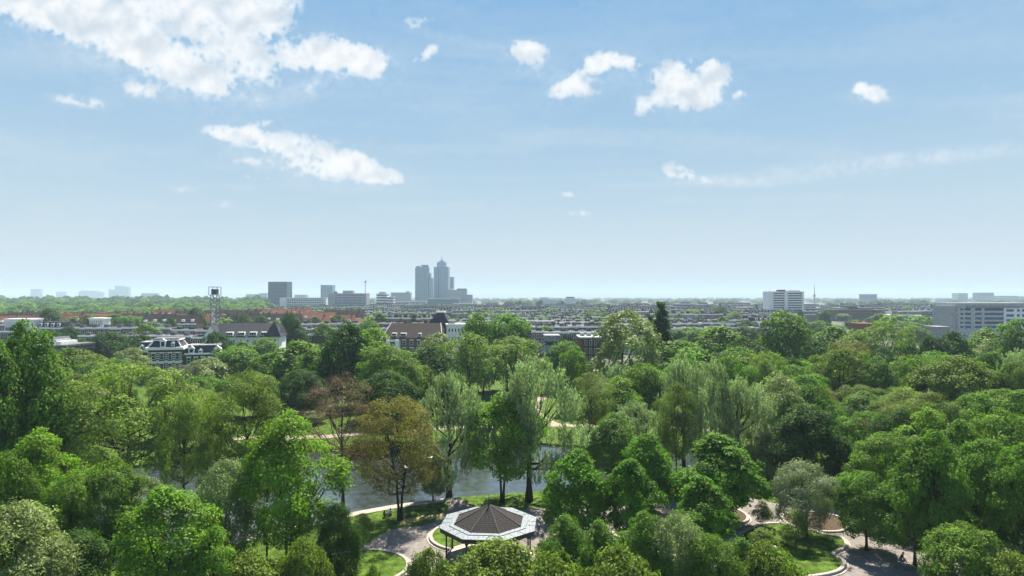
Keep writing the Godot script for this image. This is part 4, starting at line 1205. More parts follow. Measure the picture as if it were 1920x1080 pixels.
func gable_house() -> void:
	var d := 262.0
	var o := thing("gable_house", "long white house with dark roof, white gable and four dormers", "building", spot(470, d + 7, -0.8), 0.12)
	var eaves := tall(632, d) + 0.8
	var top := tall(607, d) + 0.8
	part_box(o, "wall", "render_white", Vector3(-13, 0, -6), Vector3(13, eaves, 6))
	var s := Shape.new()
	ridge(s, 13.6, 6.8, eaves + 0.003, top, 1.0)
	obj("roof", s.mesh(), M.slate, o)
	# cross gable at the left end, facing the eye
	s = Shape.new()
	for t in [Transform3D(Basis(Vector3.UP, PI / 2), Vector3(-13.2, 0, 2.2))]:
		var r := Shape.new()
		ridge(r, 6.5, 3.6, eaves - 0.6, top - 0.5)
		for k in r.i: s.v.append(t * r.v[k])
	for k in s.v.size(): s.i.append(k)
	obj("gable_roof", s.mesh(), M.slate, o)
	s = Shape.new()
	s.tri(Vector3(-16.5, eaves - 0.5, 8.75), Vector3(-13.2, top - 0.7, 8.75), Vector3(-9.9, eaves - 0.5, 8.75))
	s.quad(Vector3(-16.3, 0, 8.7), Vector3(-16.3, eaves - 0.5, 8.7), Vector3(-10.1, eaves - 0.5, 8.7), Vector3(-10.1, 0, 8.7))
	s.box(Vector3(-16.3, 0, 5), Vector3(-10.1, eaves - 0.62, 8.6))
	obj("gable_wall", s.mesh(), M.render_white, o)
	for k in 4:
		var x := -6.6 + k * 4.6
		var f := part_box(o, "dormer", "white_trim", Vector3(x - 1.4, eaves + 0.5, 4.2), Vector3(x + 1.4, eaves + 2.0, 6.6))
		for j in 3:
			part_box(f, "pane", "glass_dark", Vector3(x - 1.2 + j * 0.85, eaves + 0.7, 6.4), Vector3(x - 0.5 + j * 0.85, eaves + 1.8, 6.65))
	for k in 8:
		sash(o, -7.6 + k * 2.7, eaves - 2.0, 6.0, 1.0, 1.7, false)
		sash(o, -7.6 + k * 2.7, eaves - 5.2, 6.0, 1.0, 1.9, false)
	part_box(o, "lean_to", "roof_felt", Vector3(-3, 0, 6.003), Vector3(5, eaves - 3.9, 9.5))
	# the small dark gable on the right
	s = Shape.new()
	hip(s, Vector2(3.4, 4.2), Vector2(0.3, 0.3), eaves + 0.2, top + 0.4, Vector3(10.6, 0, 3.6))
	obj("pyramid_roof", s.mesh(), M.slate, o)

func school() -> void:
	var d := 292.0
	var o := thing("brick_school", "brown brick school with a long hipped roof and a pyramid turret", "building", spot(780, d + 8, -0.8), -0.10)
	var eaves := tall(634, d) + 0.8
	var top := tall(607, d) + 0.8
	part_box(o, "wall", "brick_brown", Vector3(-13, 0, -7), Vector3(13, eaves, 7))
	var s := Shape.new()
	ridge(s, 14, 7.8, eaves + 0.003, top, 2.2)
	obj("roof", s.mesh(), M.tile_brown, o)
	for q in [[-1, 13.6], [1, 13.6]]:
		var t := Shape.new()
		t.tube([Vector3(q[0] * 14, eaves + 0.1, 7.8), Vector3(q[0] * 11.8, top + 0.1, 0)], [0.16, 0.16], 5)
		obj("verge", t.mesh(), M.white_trim, o)
	for q in [[-8.5, 2.2], [-4.2, 2.8], [3.5, 1.4]]:
		var f := part_box(o, "dormer", "white_trim", Vector3(q[0] - q[1] / 2, eaves + 0.8, 4.5), Vector3(q[0] + q[1] / 2, eaves + 2.2, 7.2))
		part_box(f, "pane", "glass_dark", Vector3(q[0] - q[1] / 2 + 0.2, eaves + 1.0, 7.0), Vector3(q[0] + q[1] / 2 - 0.2, eaves + 2.0, 7.24))
	for k in 7:
		sash(o, -10.5 + k * 3.4, eaves - 2.1, 7.0, 1.5, 2.2)
		sash(o, -10.5 + k * 3.4, eaves - 5.7, 7.0, 1.5, 2.2)
	part_box(o, "entrance_bay", "render_white", Vector3(-11.5, 0, 7.003), Vector3(-5.5, eaves - 0.8, 9.5))
	sash(o, -8.5, eaves - 2.6, 9.5, 2.6, 2.2, false)
	# turret behind
	part_box(o, "turret_wall", "brick_brown", Vector3(4.7, 0, -16.6), Vector3(13.9, tall(608, d), -7.9))
	s = Shape.new()
	hip(s, Vector2(5.3, 5.3), Vector2(1.7, 1.7), tall(608, d) + 0.003, tall(585, d), Vector3(9.3, 0, -12))
	obj("turret_roof", s.mesh(), M.slate, o)
	part_box(o, "turret_cap", "white_trim", Vector3(7.2, tall(585, d) + 0.003, -14), Vector3(11.4, tall(583, d) + 0.3, -10))
	var p := office("stucco_villa", "pale flat roofed house right of the brick school", 838, 870, 611, 300, 10, 4, "glass_dark", "render_white", {"solid": 0.62, "piers": 5, "pier": 0.9, "plant": [[0.1, 0.5, 1.6, "roof_pale"]]})
	p.rotation.y = 0.1

func brick_flats() -> void:
	var d := 240.0
	var o := thing("brick_flats", "narrow brick block with white parapet seen between the trees", "building", spot(1104, d + 6, -0.8))
	var h := tall(634, d) + 0.8
	part_box(o, "wall", "brick_red", Vector3(-3.9, 0, -6), Vector3(3.9, h, 6))
	part_box(o, "parapet", "white_trim", Vector3(-4.2, h + 0.003, -6.3), Vector3(4.2, h + 0.5, 6.3))
	for k in 4: part_box(o, "bay", "brick_dark", Vector3(-3.0 + k * 1.8, 0, 6.003), Vector3(-2.4 + k * 1.8, h - 0.4, 6.5))
	for storey in 4:
		for k in 3: sash(o, -1.8 + k * 1.8, h - 1.7 - storey * 3.1, 6.0, 0.95, 1.9, false)
	for k in 3: part_box(o, "roof_box", "roof_pale", Vector3(-3.4 + k * 2.5, h + 0.503, -2), Vector3(-1.8 + k * 2.5, h + 1.7, 2.5))
	office("pale_house", "low pale flat roofed house left of the narrow brick block", 1022, 1046, 633, 250, 9, 3, "glass_dark", "roof_pale", {"solid": 0.7})

func roof_sheds() -> void:
	office("blue_container", "bright blue box on a roof right of the white office", 1501, 1514, 607, 480, 8, 1, "glass_blue", "glass_blue", {"solid": 0.2})
	office("red_brick_hall", "red brick hall showing above the canopy on the right", 1602, 1632, 609, 400, 12, 2, "brick_red", "brick_red", {"solid": 0.3})
	office("white_shed", "pale flat shed just left of the long office", 1744, 1768, 615, 400, 12, 2, "roof_pale", "roof_pale", {"solid": 0.3})
	office("roof_pavilion", "white rooftop pavilion with upright windows at the far left", 22, 68, 601, 330, 8, 4, "glass_dark", "white_trim", {"solid": 0.3, "piers": 16, "pier": 0.5})
	office("roof_pavilion", "small white rooftop box above the dark terrace", 175, 200, 599, 380, 6, 4, "glass_dark", "white_trim", {"solid": 0.3, "piers": 7, "pier": 0.5})
	office("clinic_block", "grey flat roofed building with roof plant among the left trees", 85, 150, 652, 215, 14, 3, "glass_dark", "roof_felt", {"solid": 0.6, "plant": [[0.35, 0.5, 1.6, "concrete_pale"], [0.55, 0.7, 1.0, "white_trim"], [0.42, 0.47, 2.4, "steel"]]})

# ---------------------------------------------------------------- terraces
# one house as shapes by material: wall, trim, glass, roof, chimney
func house_shapes(rng: RandomNumberGenerator, style: int, stack: bool) -> Dictionary:
	var w := 6.4
	var deep_m := 11.0
	var h: float = [12.5, 11.5, 13.2, 9.0, 8.6, 12.0, 13.6][style]
	var wall: String = ["brick_dark", "brick_brown", "brick_dark", "brick_red", "brick_brown", "render_white", "brick_brown"][style]
	var roof: String = ["roof_pale", "roof_felt", "slate", "tile_red", "tile_brown", "roof_pale", "roof_felt"][style]
	var parts := []      # [name, material, Shape]
	var s := Shape.new()
	s.box(Vector3(-w / 2 + 0.01, 0, -deep_m / 2), Vector3(w / 2 - 0.01, h, deep_m / 2))
	parts.append(["wall", wall, s])
	s = Shape.new()
	if style in [3, 4]:
		ridge(s, w / 2 - 0.004, deep_m / 2 + 0.4, h + 0.004, h + 5.2)
	elif style == 2:
		hip(s, Vector2(w / 2 - 0.004, deep_m / 2), Vector2(w / 2 - 0.004, deep_m / 2 - 1.5), h + 0.504, h + 3.2)
	else:
		s.box(Vector3(-w / 2 + 0.1, h + 0.004, -deep_m / 2 + 0.3), Vector3(w / 2 - 0.1, h + 0.25, deep_m / 2 - 0.3))
	parts.append(["roof", roof, s])
	s = Shape.new()
	s.box(Vector3(-w / 2 + 0.02, h - 0.35, deep_m / 2 + 0.003), Vector3(w / 2 - 0.02, h + 0.5, deep_m / 2 + 0.45))
	parts.append(["cornice", "white_trim", s])
	if not style in [3, 4]:
		s = Shape.new()
		for z in [-1, 1]: s.box(Vector3(-w / 2 + 0.02, h + 0.005, z * deep_m / 2 - 0.15), Vector3(w / 2 - 0.02, h + 0.45, z * deep_m / 2 - 0.003))
		s.box(Vector3(w / 2 - 0.35, h + 0.26, -deep_m / 2 + 0.2), Vector3(w / 2 - 0.12, h + 0.7, deep_m / 2 - 0.2))
		parts.append(["party_wall", "roof_pale", s])
	s = Shape.new()
	var cx := rng.randf_range(-2.0, 2.0)
	var top := h + (6.2 if style in [3, 4] else 4.2 if style == 2 else 1.9)
	s.box(Vector3(cx - 0.5, h + 0.27, -1.2), Vector3(cx + 0.5, top, 0.2))
	if stack: parts.append(["chimney", "brick_brown", s])
	s = Shape.new()
	for k in 3: s.tube([Vector3(cx - 0.3 + k * 0.3, top + 0.003, -0.5), Vector3(cx - 0.3 + k * 0.3, top + 0.5, -0.5)], [0.12, 0.1], 5)
	if stack: parts.append(["chimney_pots", "tile_red", s])
	if style in [0, 1, 5, 6]:
		s = Shape.new()
		var rx := rng.randf_range(-1.5, 1.0)
		s.box(Vector3(rx - 1.1, h + 0.26, 0.8), Vector3(rx + 1.1, h + rng.randf_range(1.4, 2.6), 3.4))
		parts.append(["roof_hut", ["roof_felt", "slate", "", "", "", "roof_pale", "brick_dark"][style], s])
	if style == 2:
		for x in [-1.6, 1.6]:
			s = Shape.new()
			s.box(Vector3(x - 0.75, h + 0.9, deep_m / 2 - 2.2), Vector3(x + 0.75, h + 2.6, deep_m / 2 - 0.1))
			parts.append(["dormer", "white_trim", s])
			s = Shape.new()
			s.box(Vector3(x - 0.5, h + 1.15, deep_m / 2 - 0.3), Vector3(x + 0.5, h + 2.35, deep_m / 2 - 0.06))
			parts.append(["dormer_pane", "glass_dark", s])
	if style in [3, 4]:
		s = Shape.new()
		s.box(Vector3(-0.9, h + 1.4, deep_m / 2 - 2.4), Vector3(0.9, h + 2.7, deep_m / 2 - 0.6))
		parts.append(["dormer", "white_trim", s])
	for storey in int(h / 3.1):
		for x in [-2.1, 0.0, 2.1]:
			s = Shape.new()
			var y := h - 1.9 - storey * 3.05
			s.box(Vector3(x - 0.58, y - 0.95, deep_m / 2 - 0.1), Vector3(x + 0.58, y + 0.95, deep_m / 2 + 0.05))
			parts.append(["window", "white_trim", s])
			s = Shape.new()
			s.box(Vector3(x - 0.45, y - 0.82, deep_m / 2), Vector3(x + 0.45, y + 0.82, deep_m / 2 + 0.07))
			parts.append(["pane", "glass_dark", s])
	return {"parts": parts}

const HOUSE_LOOK := ["dark brick terrace house with pale flat roof", "brown brick terrace house with grey flat roof", "dark terrace house with slate mansard and white dormers", "red brick house with a red tiled roof", "brown house with a brown tiled roof", "white plastered terrace house", "brown brick house with a dark roof hut"]

func make_terraces() -> void:
	var rng := RandomNumberGenerator.new()
	rng.seed = 99
	var protos := []
	var merged := []
	for style in 7:
		for k in 2:
			var q := house_shapes(rng, style, k == 0)
			var o := Node3D.new()
			var last: Node = null
			var by := {}
			for p in q.parts:
				var mi := MeshInstance3D.new()
				mi.name = p[0]
				mi.mesh = p[2].mesh()
				mi.material_override = M[p[1]]
				if p[0] in ["pane", "dormer_pane"] and last:
					mi.name = "pane"
					last.add_child(mi, true)
				else:
					o.add_child(mi, true)
					last = mi
				if not by.has(p[1]): by[p[1]] = SurfaceTool.new()
				by[p[1]].append_from(mi.mesh, 0, Transform3D())
			var am := ArrayMesh.new()
			for mname in by:
				by[mname].commit(am)
				am.surface_set_material(am.get_surface_count() - 1, M[mname])
			protos.append(o)
			merged.append(am)
	# rows of houses, nearest first: [metres away, px from, px to, styles]
	var rows := [
		[300, 150, 395, [0, 5, 1]], [336, 70, 400, [2, 0, 2, 1, 6]], [318, 525, 600, [1, 6, 0]], [345, 540, 740, [0, 1, 6]], [330, 0, 60, [2, 0]],
		[322, 985, 1100, [0, 1, 5]], [340, 850, 1240, [0, 1, 5]], [372, 980, 1440, [0, 5, 1, 6]], [400, 420, 900, [1, 6, 1]], [405, 960, 1440, [0, 5, 0]],
	]
	for r in [[438, -40, 150], [452, 60, 170], [441, 262, 352], [446, 405, 470], [440, 500, 660]]: rows.append([r[0], r[1], r[2], [3, 3, 3, 4]])
	var d := 436.0
	while d < 1250:
		rows.append([d, 660 if d < 450 else -40 if d < 640 else 500, 1960 if d < 500 else 1780, [0, 0, 5, 1, 6, 2]])
		if d > 450 and d < 640:
			rows[-1] = [d, -40, 660, [3, 4, 1, 4]]
			rows.append([d + 3, 660, 1960, [0, 0, 5, 1, 6]])
		d += rng.randf_range(24, 30) if rows.size() % 2 == 0 else rng.randf_range(38, 52)
	rows.sort_custom(func(a, b): return a[0] < b[0])
	var shown := 0
	var per_kind := {}
	var rest := []
	for k in 14: rest.append([])
	for row in rows:
		var x: float = (row[1] - 960) * row[0] / F
		var x1: float = (row[2] - 960) * row[0] / F
		var bend := rng.randf_range(-0.05, 0.05) if row[0] < 450 else rng.randf_range(-0.14, 0.14)
		var xm: float = (x + x1) / 2
		var style: int = row[3][rng.randi() % row[3].size()]
		var run := 0
		var gap := 0
		var lift := rng.randf_range(0.85, 1.12)
		var nth := 0
		while x < x1:
			if run <= 0:
				style = row[3][rng.randi() % row[3].size()]
				run = rng.randi_range(2, 9)
				lift = rng.randf_range(0.84, 1.12) * (1.16 if style in [3, 4] else 1.0)
				if rng.randf() < (0.34 if row[0] > 436 and row[0] < 640 and x < 0 else 0.18) and row[0] > 410: gap = rng.randi_range(1, 5)
			run -= 1
			x += 6.4
			if gap > 0:
				gap -= 1
				continue
			var z: float = -row[0] + (x - xm) * bend
			var which := style * 2 + rng.randi() % 2
			var px: float = 960 - x * F / z
			if (px > 330 and px < 545 and row[0] < 300) or (px > 690 and px < 880 and row[0] < 345) or (px > 1750 and row[0] < 500) or (px > 1490 and row[0] > 400 and row[0] < 660) or (px > 1530 and px < 1665 and row[0] < 790) or (px > 1530 and px < 1660 and row[0] > 740 and row[0] < 860): continue
			var at := Vector3(x, -0.8, z)
			var t := Basis(Vector3.UP, -bend).scaled(Vector3(1, lift * rng.randf_range(0.98, 1.02), 1))
			if shown < 290 and row[0] < 560:
				shown += 1
				nth += 1
				var o: Node3D = protos[which].duplicate()
				o.name = numbered("terrace_house")
				add_child(o)
				o.transform = Transform3D(t, at)
				tag(o, "%s, %s from left, %s row back" % [HOUSE_LOOK[style], ordinal(nth), ordinal(rows.find(row) + 1)], "house", "terrace houses behind the park")
			else:
				rest[which].append(Transform3D(t, at))
	for k in 14:
		if rest[k].is_empty(): continue
		var mm := MultiMesh.new()
		mm.transform_format = MultiMesh.TRANSFORM_3D
		mm.mesh = merged[k]
		mm.instance_count = rest[k].size()
		for j in rest[k].size(): mm.set_instance_transform(j, rest[k][j])
		var mi := MultiMeshInstance3D.new()
		mi.name = numbered("far_terraces")
		mi.multimesh = mm
		add_child(mi)
		tag(mi, "far rows of %s" % HOUSE_LOOK[k / 2].replace("house", "houses"), "houses", "", "stuff")
	for p in protos: p.free()

func ordinal(n: int) -> String:
	if n <= 20: return NTH[n - 1]
	var tens := ["twenty", "thirty", "forty", "fifty", "sixty", "seventy", "eighty", "ninety"]
	var t := n / 10 - 2
	if n % 10 == 0: return ["twentieth", "thirtieth", "fortieth", "fiftieth", "sixtieth", "seventieth", "eightieth", "ninetieth"][mini(t, 7)]
	return tens[mini(t, 7)] + "-" + NTH[n % 10 - 1]

func scatter(called: String, label: String, key: String, which: int, list: Array) -> void:
	var s: Array = species[key][which]
	var m := ArrayMesh.new()
	m.add_surface_from_arrays(Mesh.PRIMITIVE_TRIANGLES, s[1].surface_get_arrays(0))
	m.surface_set_material(0, s[4])
	var mm := MultiMesh.new()
	mm.transform_format = MultiMesh.TRANSFORM_3D
	mm.mesh = m
	mm.instance_count = list.size()
	for j in list.size():
		var q: Array = list[j]   # place, height, width, turn
		mm.set_instance_transform(j, Transform3D(Basis(Vector3.UP, q[3]).scaled(Vector3(q[2] / s[3], q[1] / s[2], q[2] / s[3])), q[0]))
	var mi := MultiMeshInstance3D.new()
	mi.name = numbered(called)
	mi.multimesh = mm
	add_child(mi)
	tag(mi, label, "trees", "", "stuff")

func make_city_trees() -> void:
	var rng := RandomNumberGenerator.new()
	rng.seed = 404
	# single trees that stand out between the houses: [kind, px, top py, metres, width px]
	var picked := [["dark", 92, 579, 420, 44], ["lime", 35, 596, 380, 36], ["lime", 160, 590, 440, 60], ["lime", 215, 589, 450, 66], ["lime", 245, 592, 440, 40], ["dark", 320, 596, 420, 24], ["dark", 366, 578, 460, 40], ["fresh", 470, 583, 600, 30], ["dark", 455, 588, 430, 40], ["dark", 490, 592, 420, 36],
		["dark", 545, 588, 310, 40], ["dark", 590, 594, 420, 30], ["dark", 635, 592, 430, 40], ["dark", 712, 588, 420, 20], ["dark", 775, 590, 430, 14], ["dark", 752, 594, 430, 12], ["lime", 748, 590, 470, 20], ["dark", 880, 582, 600, 16], ["lime", 1105, 585, 560, 26], ["lime", 1030, 598, 450, 24],
		["dark", 1112, 604, 340, 24], ["lime", 1022, 612, 330, 40], ["dark", 1060, 620, 320, 40], ["lime", 1300, 580, 560, 60], ["dark", 1350, 575, 620, 40], ["lime", 1380, 584, 520, 40], ["dark", 1400, 600, 400, 40], ["dark", 1442, 602, 380, 30], ["dark", 1498, 580, 640, 16], ["lime", 1535, 602, 440, 36], ["lime", 1690, 606, 460, 44],
		["lime", 1690, 602, 480, 40], ["lime", 1720, 606, 470, 30], ["dark", 1145, 613, 318, 50], ["lime", 1290, 614, 330, 66], ["lime", 1335, 612, 335, 56], ["dark", 1395, 612, 340, 60], ["lime", 1500, 612, 345, 60], ["dark", 1545, 610, 350, 44], ["lime", 1715, 612, 360, 50], ["lime", 500, 634, 240, 56], ["lime", 452, 640, 232, 50], ["dark", 560, 612, 300, 40], ["lime", 605, 606, 315, 44], ["lime", 690, 600, 330, 40], ["dark", 880, 604, 320, 36], ["lime", 270, 608, 320, 50], ["dark", 130, 612, 318, 40]]
	var px_seen := {}
	picked.sort_custom(func(a, b): return a[1] < b[1])
	for t in picked:
		var n: int = px_seen.get(t[0], 0)
		px_seen[t[0]] = n + 1
		plant_tree(t[0] + ":mid", rng.randi(), "street_tree", spot(t[1], t[2 + 1], -0.8), tall(t[2], t[3]) + 0.8, wide(t[4], t[3]), rng.randf() * TAU, "%s among the houses, %s from the left of its kind there" % [CALLED[t[0]][1], ordinal(n + 1)], "tree", "street trees among the houses")
	var columns := [[1008, 566, 1300], [1014, 563, 1300], [1055, 565, 1350], [1090, 567, 1300], [1083, 566, 1300], [1178, 571, 1000], [1186, 574, 1000], [1194, 570, 1000], [1225, 572, 980], [968, 566, 1250], [975, 564, 1250], [1141, 573, 900]]
	columns.sort_custom(func(a, b): return a[0] < b[0])
	for q in columns:
		plant_tree("poplar:far", 0, "far_poplar", spot(q[0], q[2], -0.8), tall(q[1], q[2]) + 0.8, wide(9, q[2]), rng.randf() * TAU, "small hazy poplar on the horizon, %s from the left" % ordinal(taken.get("far_poplar", 0) + 1), "tree", "far poplars")
	# countless trees further off
	var lists := {"lime:0": [], "lime:1": [], "dark:0": [], "dark:1": [], "fresh:0": []}
	var keys := lists.keys()
	for k in 1900:     # among the houses
		var d := rng.randf_range(430, 1250)
		var px := rng.randf_range(-60, 1980)
		if px > 1430 and px < 1540 and d < 725 or px > 1750 and d < 440: continue
		if px > 1490 and px < 1770 and d < 790 and rng.randf() < 0.8: continue
		lists[keys[rng.randi() % 5]].append([spot(px, d, -0.8), rng.randf_range(8, 15.5), rng.randf_range(8, 14), rng.randf() * TAU])
	var rise := FastNoiseLite.new()
	rise.seed = 8
	rise.frequency = 0.02
	for k in 3200:     # the wood on the left horizon, and low green all along it
		var d := rng.randf_range(650, 1900)
		var px := rng.randf_range(-80, 500)
		var h := lerpf(13.0, 27.0, (d - 650) / 1250) * rng.randf_range(0.72, 1.1) * (1.0 + 0.42 * rise.get_noise_2d(px, d * 0.12))
		if k > 2000:
			d = pow(rng.randf(), 0.7) * 4600 + 1500
			px = rng.randf_range(-80, 2000)
			h = minf(20.0, rng.randf_range(10, 20) * (1.05 + 0.5 * rise.get_noise_2d(px * 0.7, d * 0.05)))
			if d < 1720 and px > 700 and px < 900: continue
		lists[keys[mini(rng.randi() % 9 / 2, 4)]].append([spot(px, d, -0.8), h, rng.randf_range(12, 20) * (1.0 if k < 2000 else 1.8), rng.randf() * TAU])
	for k in keys:
		scatter("far_trees", "countless small %s trees among the roofs and along the horizon" % {"lime": "mid green", "dark": "dark green", "fresh": "light green"}[k.split(":")[0]], k.split(":")[0] + ":far", int(k.split(":")[1]), lists[k])
# ---------------------------------------------------------------- the bandstand
func ring8(r: float, y: float, turn: float, n := 8) -> PackedVector3Array:
	var out := PackedVector3Array()
	for k in n:
		var a := TAU * (k + 0.5) / n + turn
		out.append(Vector3(sin(a) * r, y, cos(a) * r))
	return out

func bandstand() -> void:
	rough_mat("zinc", lin(0.185, 0.215, 0.24), 1.6, 0.3, 0.55, 61)
	M.zinc.metallic = 0.1
	rough_mat("shingle", lin(0.044, 0.041, 0.041), 0.9, 0.5, 0.9, 62, 6)
	M.shingle.heightmap_enabled = true
	M.shingle.heightmap_texture = noise_tex(0.08, 3, Color.BLACK, Color.WHITE, 256, 63, 1.3)
	M.shingle.heightmap_scale = 3.0
	rough_mat("ridge_lead", lin(0.09, 0.085, 0.08), 1.0, 0.3, 0.7, 64)
	rough_mat("podium_stone", lin(0.42, 0.39, 0.34), 1.4, 0.22, 0.85, 65)
	var o := thing("bandstand", "octagonal bandstand with a pale zinc brim and dark shingled roof", "bandstand", spot(917, 70.0), deg_to_rad(-5))
	var brim := ring8(5.5, 4.30, 0)
	var mid := ring8(4.50, 4.36, 0)
	var mid2 := ring8(4.46, 4.43, 0)
	var inner := ring8(3.75, 4.47, 0)
	var foot := ring8(3.90, 4.49, 0)
	var apex := Vector3(0, 6.25, 0)
	for k in 8:
		var e := (k + 1) % 8
		var s := Shape.new()
		s.quad(brim[k], brim[e], mid[e], mid[k])
		s.quad(mid[k], mid[e], mid2[e], mid2[k])
		s.quad(brim[k] - Vector3(0, 0.06, 0), mid[k] - Vector3(0, 0.08, 0), mid[e] - Vector3(0, 0.08, 0), brim[e] - Vector3(0, 0.06, 0))
		s.quad(brim[k], brim[k] - Vector3(0, 0.06, 0), brim[e] - Vector3(0, 0.06, 0), brim[e])
		var p := obj("brim_panel", s.mesh(), M.zinc, o)
		s = Shape.new()
		for j in 2:    # standing seams across the zinc
			var f := (j + 1) / 3.0
			s.tube([brim[k].lerp(brim[e], f) + Vector3(0, 0.02, 0), mid[k].lerp(mid[e], f) + Vector3(0, 0.02, 0)], [0.022, 0.022], 4)
		obj("seam", s.mesh(), M.zinc, p)
		s = Shape.new()
		s.quad(mid2[k], mid2[e], inner[e], inner[k])
		obj("upper_brim_panel", s.mesh(), M.zinc, o)
		s = Shape.new()
		var rows := 16
		for j in rows:    # courses of shingles, each lapping the one below
			var a0 := foot[k].lerp(apex, float(j) / rows)
			var b0 := foot[e].lerp(apex, float(j) / rows)
			var a1 := foot[k].lerp(apex, (j + 1.0) / rows)
			var b1 := foot[e].lerp(apex, (j + 1.0) / rows)
			var lift := Vector3(0, 0.022, 0)
			s.quad(a0 + lift, b0 + lift, b1, a1)
			s.quad(a0, b0, b0 + lift, a0 + lift)
		obj("shingle_panel", s.mesh(), M.shingle, o)
		s = Shape.new()
		s.tube([foot[k] + Vector3(0, 0.03, 0), apex], [0.07, 0.06], 5)
		obj("ridge_cap", s.mesh(), M.ridge_lead, o)
		s = Shape.new()
		var d0 := brim[k] * Vector3(0.99, 1, 0.99) - Vector3(0, 0.07, 0)
		var d1 := brim[e] * Vector3(0.99, 1, 0.99) - Vector3(0, 0.07, 0)
		s.quad(d0, d0 - Vector3(0, 0.42, 0), d1 - Vector3(0, 0.42, 0), d1)
		s.quad(d1 * Vector3(0.98, 1, 0.98), d1 * Vector3(0.98, 1, 0.98) - Vector3(0, 0.42, 0), d0 * Vector3(0.98, 1, 0.98) - Vector3(0, 0.42, 0), d0 * Vector3(0.98, 1, 0.98))
		s.quad(d0 - Vector3(0, 0.42, 0), d0 * Vector3(0.98, 1, 0.98) - Vector3(0, 0.42, 0), d1 * Vector3(0.98, 1, 0.98) - Vector3(0, 0.42, 0), d1 - Vector3(0, 0.42, 0))
		obj("fascia", s.mesh(), M.iron_dark, o)
		var c := ring8(4.75, 0.0, 0)[k]
		s = Shape.new()
		s.tube([c, c + Vector3(0, 0.75, 0), c + Vector3(0, 0.8, 0), c + Vector3(0, 4.19, 0)], [0.15, 0.14, 0.095, 0.08], 10)
		var col := obj("column", s.mesh(true), M.iron_dark, o)
		for way in [c.normalized(), (ring8(4.75, 0, 0)[e] - c).normalized(), (ring8(4.75, 0, 0)[(k + 7) % 8] - c).normalized(), -c.normalized()]:
			s = Shape.new()
			var pts := []
			for j in 6:
				var f := j / 5.0
				pts.append(c + Vector3(0, 2.95 + 1.05 * sin(f * PI / 2), 0) + way * (1.0 - cos(f * PI / 2)) * (0.62 if way.dot(c.normalized()) > 0.9 else 1.0))
			s.tube(pts, [0.05, 0.05, 0.05, 0.05, 0.05, 0.05], 5)
			obj("bracket", s.mesh(true), M.iron_dark, col)
		# railing between the columns, open on the side towards the plaza
		if k != 3:
			var n := ring8(4.75, 0.0, 0)[e]
			s = Shape.new()
			for y in [0.75, 1.45]:
				s.tube([c + Vector3(0, y, 0), n + Vector3(0, y, 0)], [0.03, 0.03], 4)
			for j in range(1, 12):
				s.tube([c.lerp(n, j / 12.0) + Vector3(0, 0.75, 0), c.lerp(n, j / 12.0) + Vector3(0, 1.45, 0)], [0.014, 0.014], 4)
			obj("railing", s.mesh(), M.iron_dark, o)
	var under := Shape.new()
	var r0 := ring8(5.3, 4.16, 0)
	for k in 8: under.tri(Vector3(0, 4.22, 0), r0[k], r0[(k + 1) % 8])
	obj("ceiling", under.mesh(), M.brick_brown, o)
	var base := Shape.new()
	var out := PackedVector2Array()
	for p in ring8(5.0, 0, 0): out.append(Vector2(p.x, p.z))
	base.slab(out, 0.02, 0.62)
	obj("podium", base.mesh(), M.podium_stone, o)
	var step := Shape.new()
	step.box(Vector3(-1.2, 0.02, -5.6), Vector3(1.2, 0.32, -4.7), Transform3D(Basis(Vector3.UP, PI * 0.5 * 0), Vector3.ZERO))
	obj("step", step.mesh(), M.podium_stone, o)
	var pole := Shape.new()
	pole.tube([apex - Vector3(0, 0.1, 0), apex + Vector3(0, 0.25, 0), apex + Vector3(0, 0.3, 0), apex + Vector3(0, 1.25, 0)], [0.14, 0.10, 0.045, 0.03], 8)
	var fin := obj("finial", pole.mesh(true), M.iron_dark, o)
	var knob := SphereMesh.new()
	knob.radius = 0.11
	knob.height = 0.22
	knob.radial_segments = 12
	knob.rings = 6
	obj("knob", knob, M.steel, fin, apex + Vector3(0, 0.75, 0))

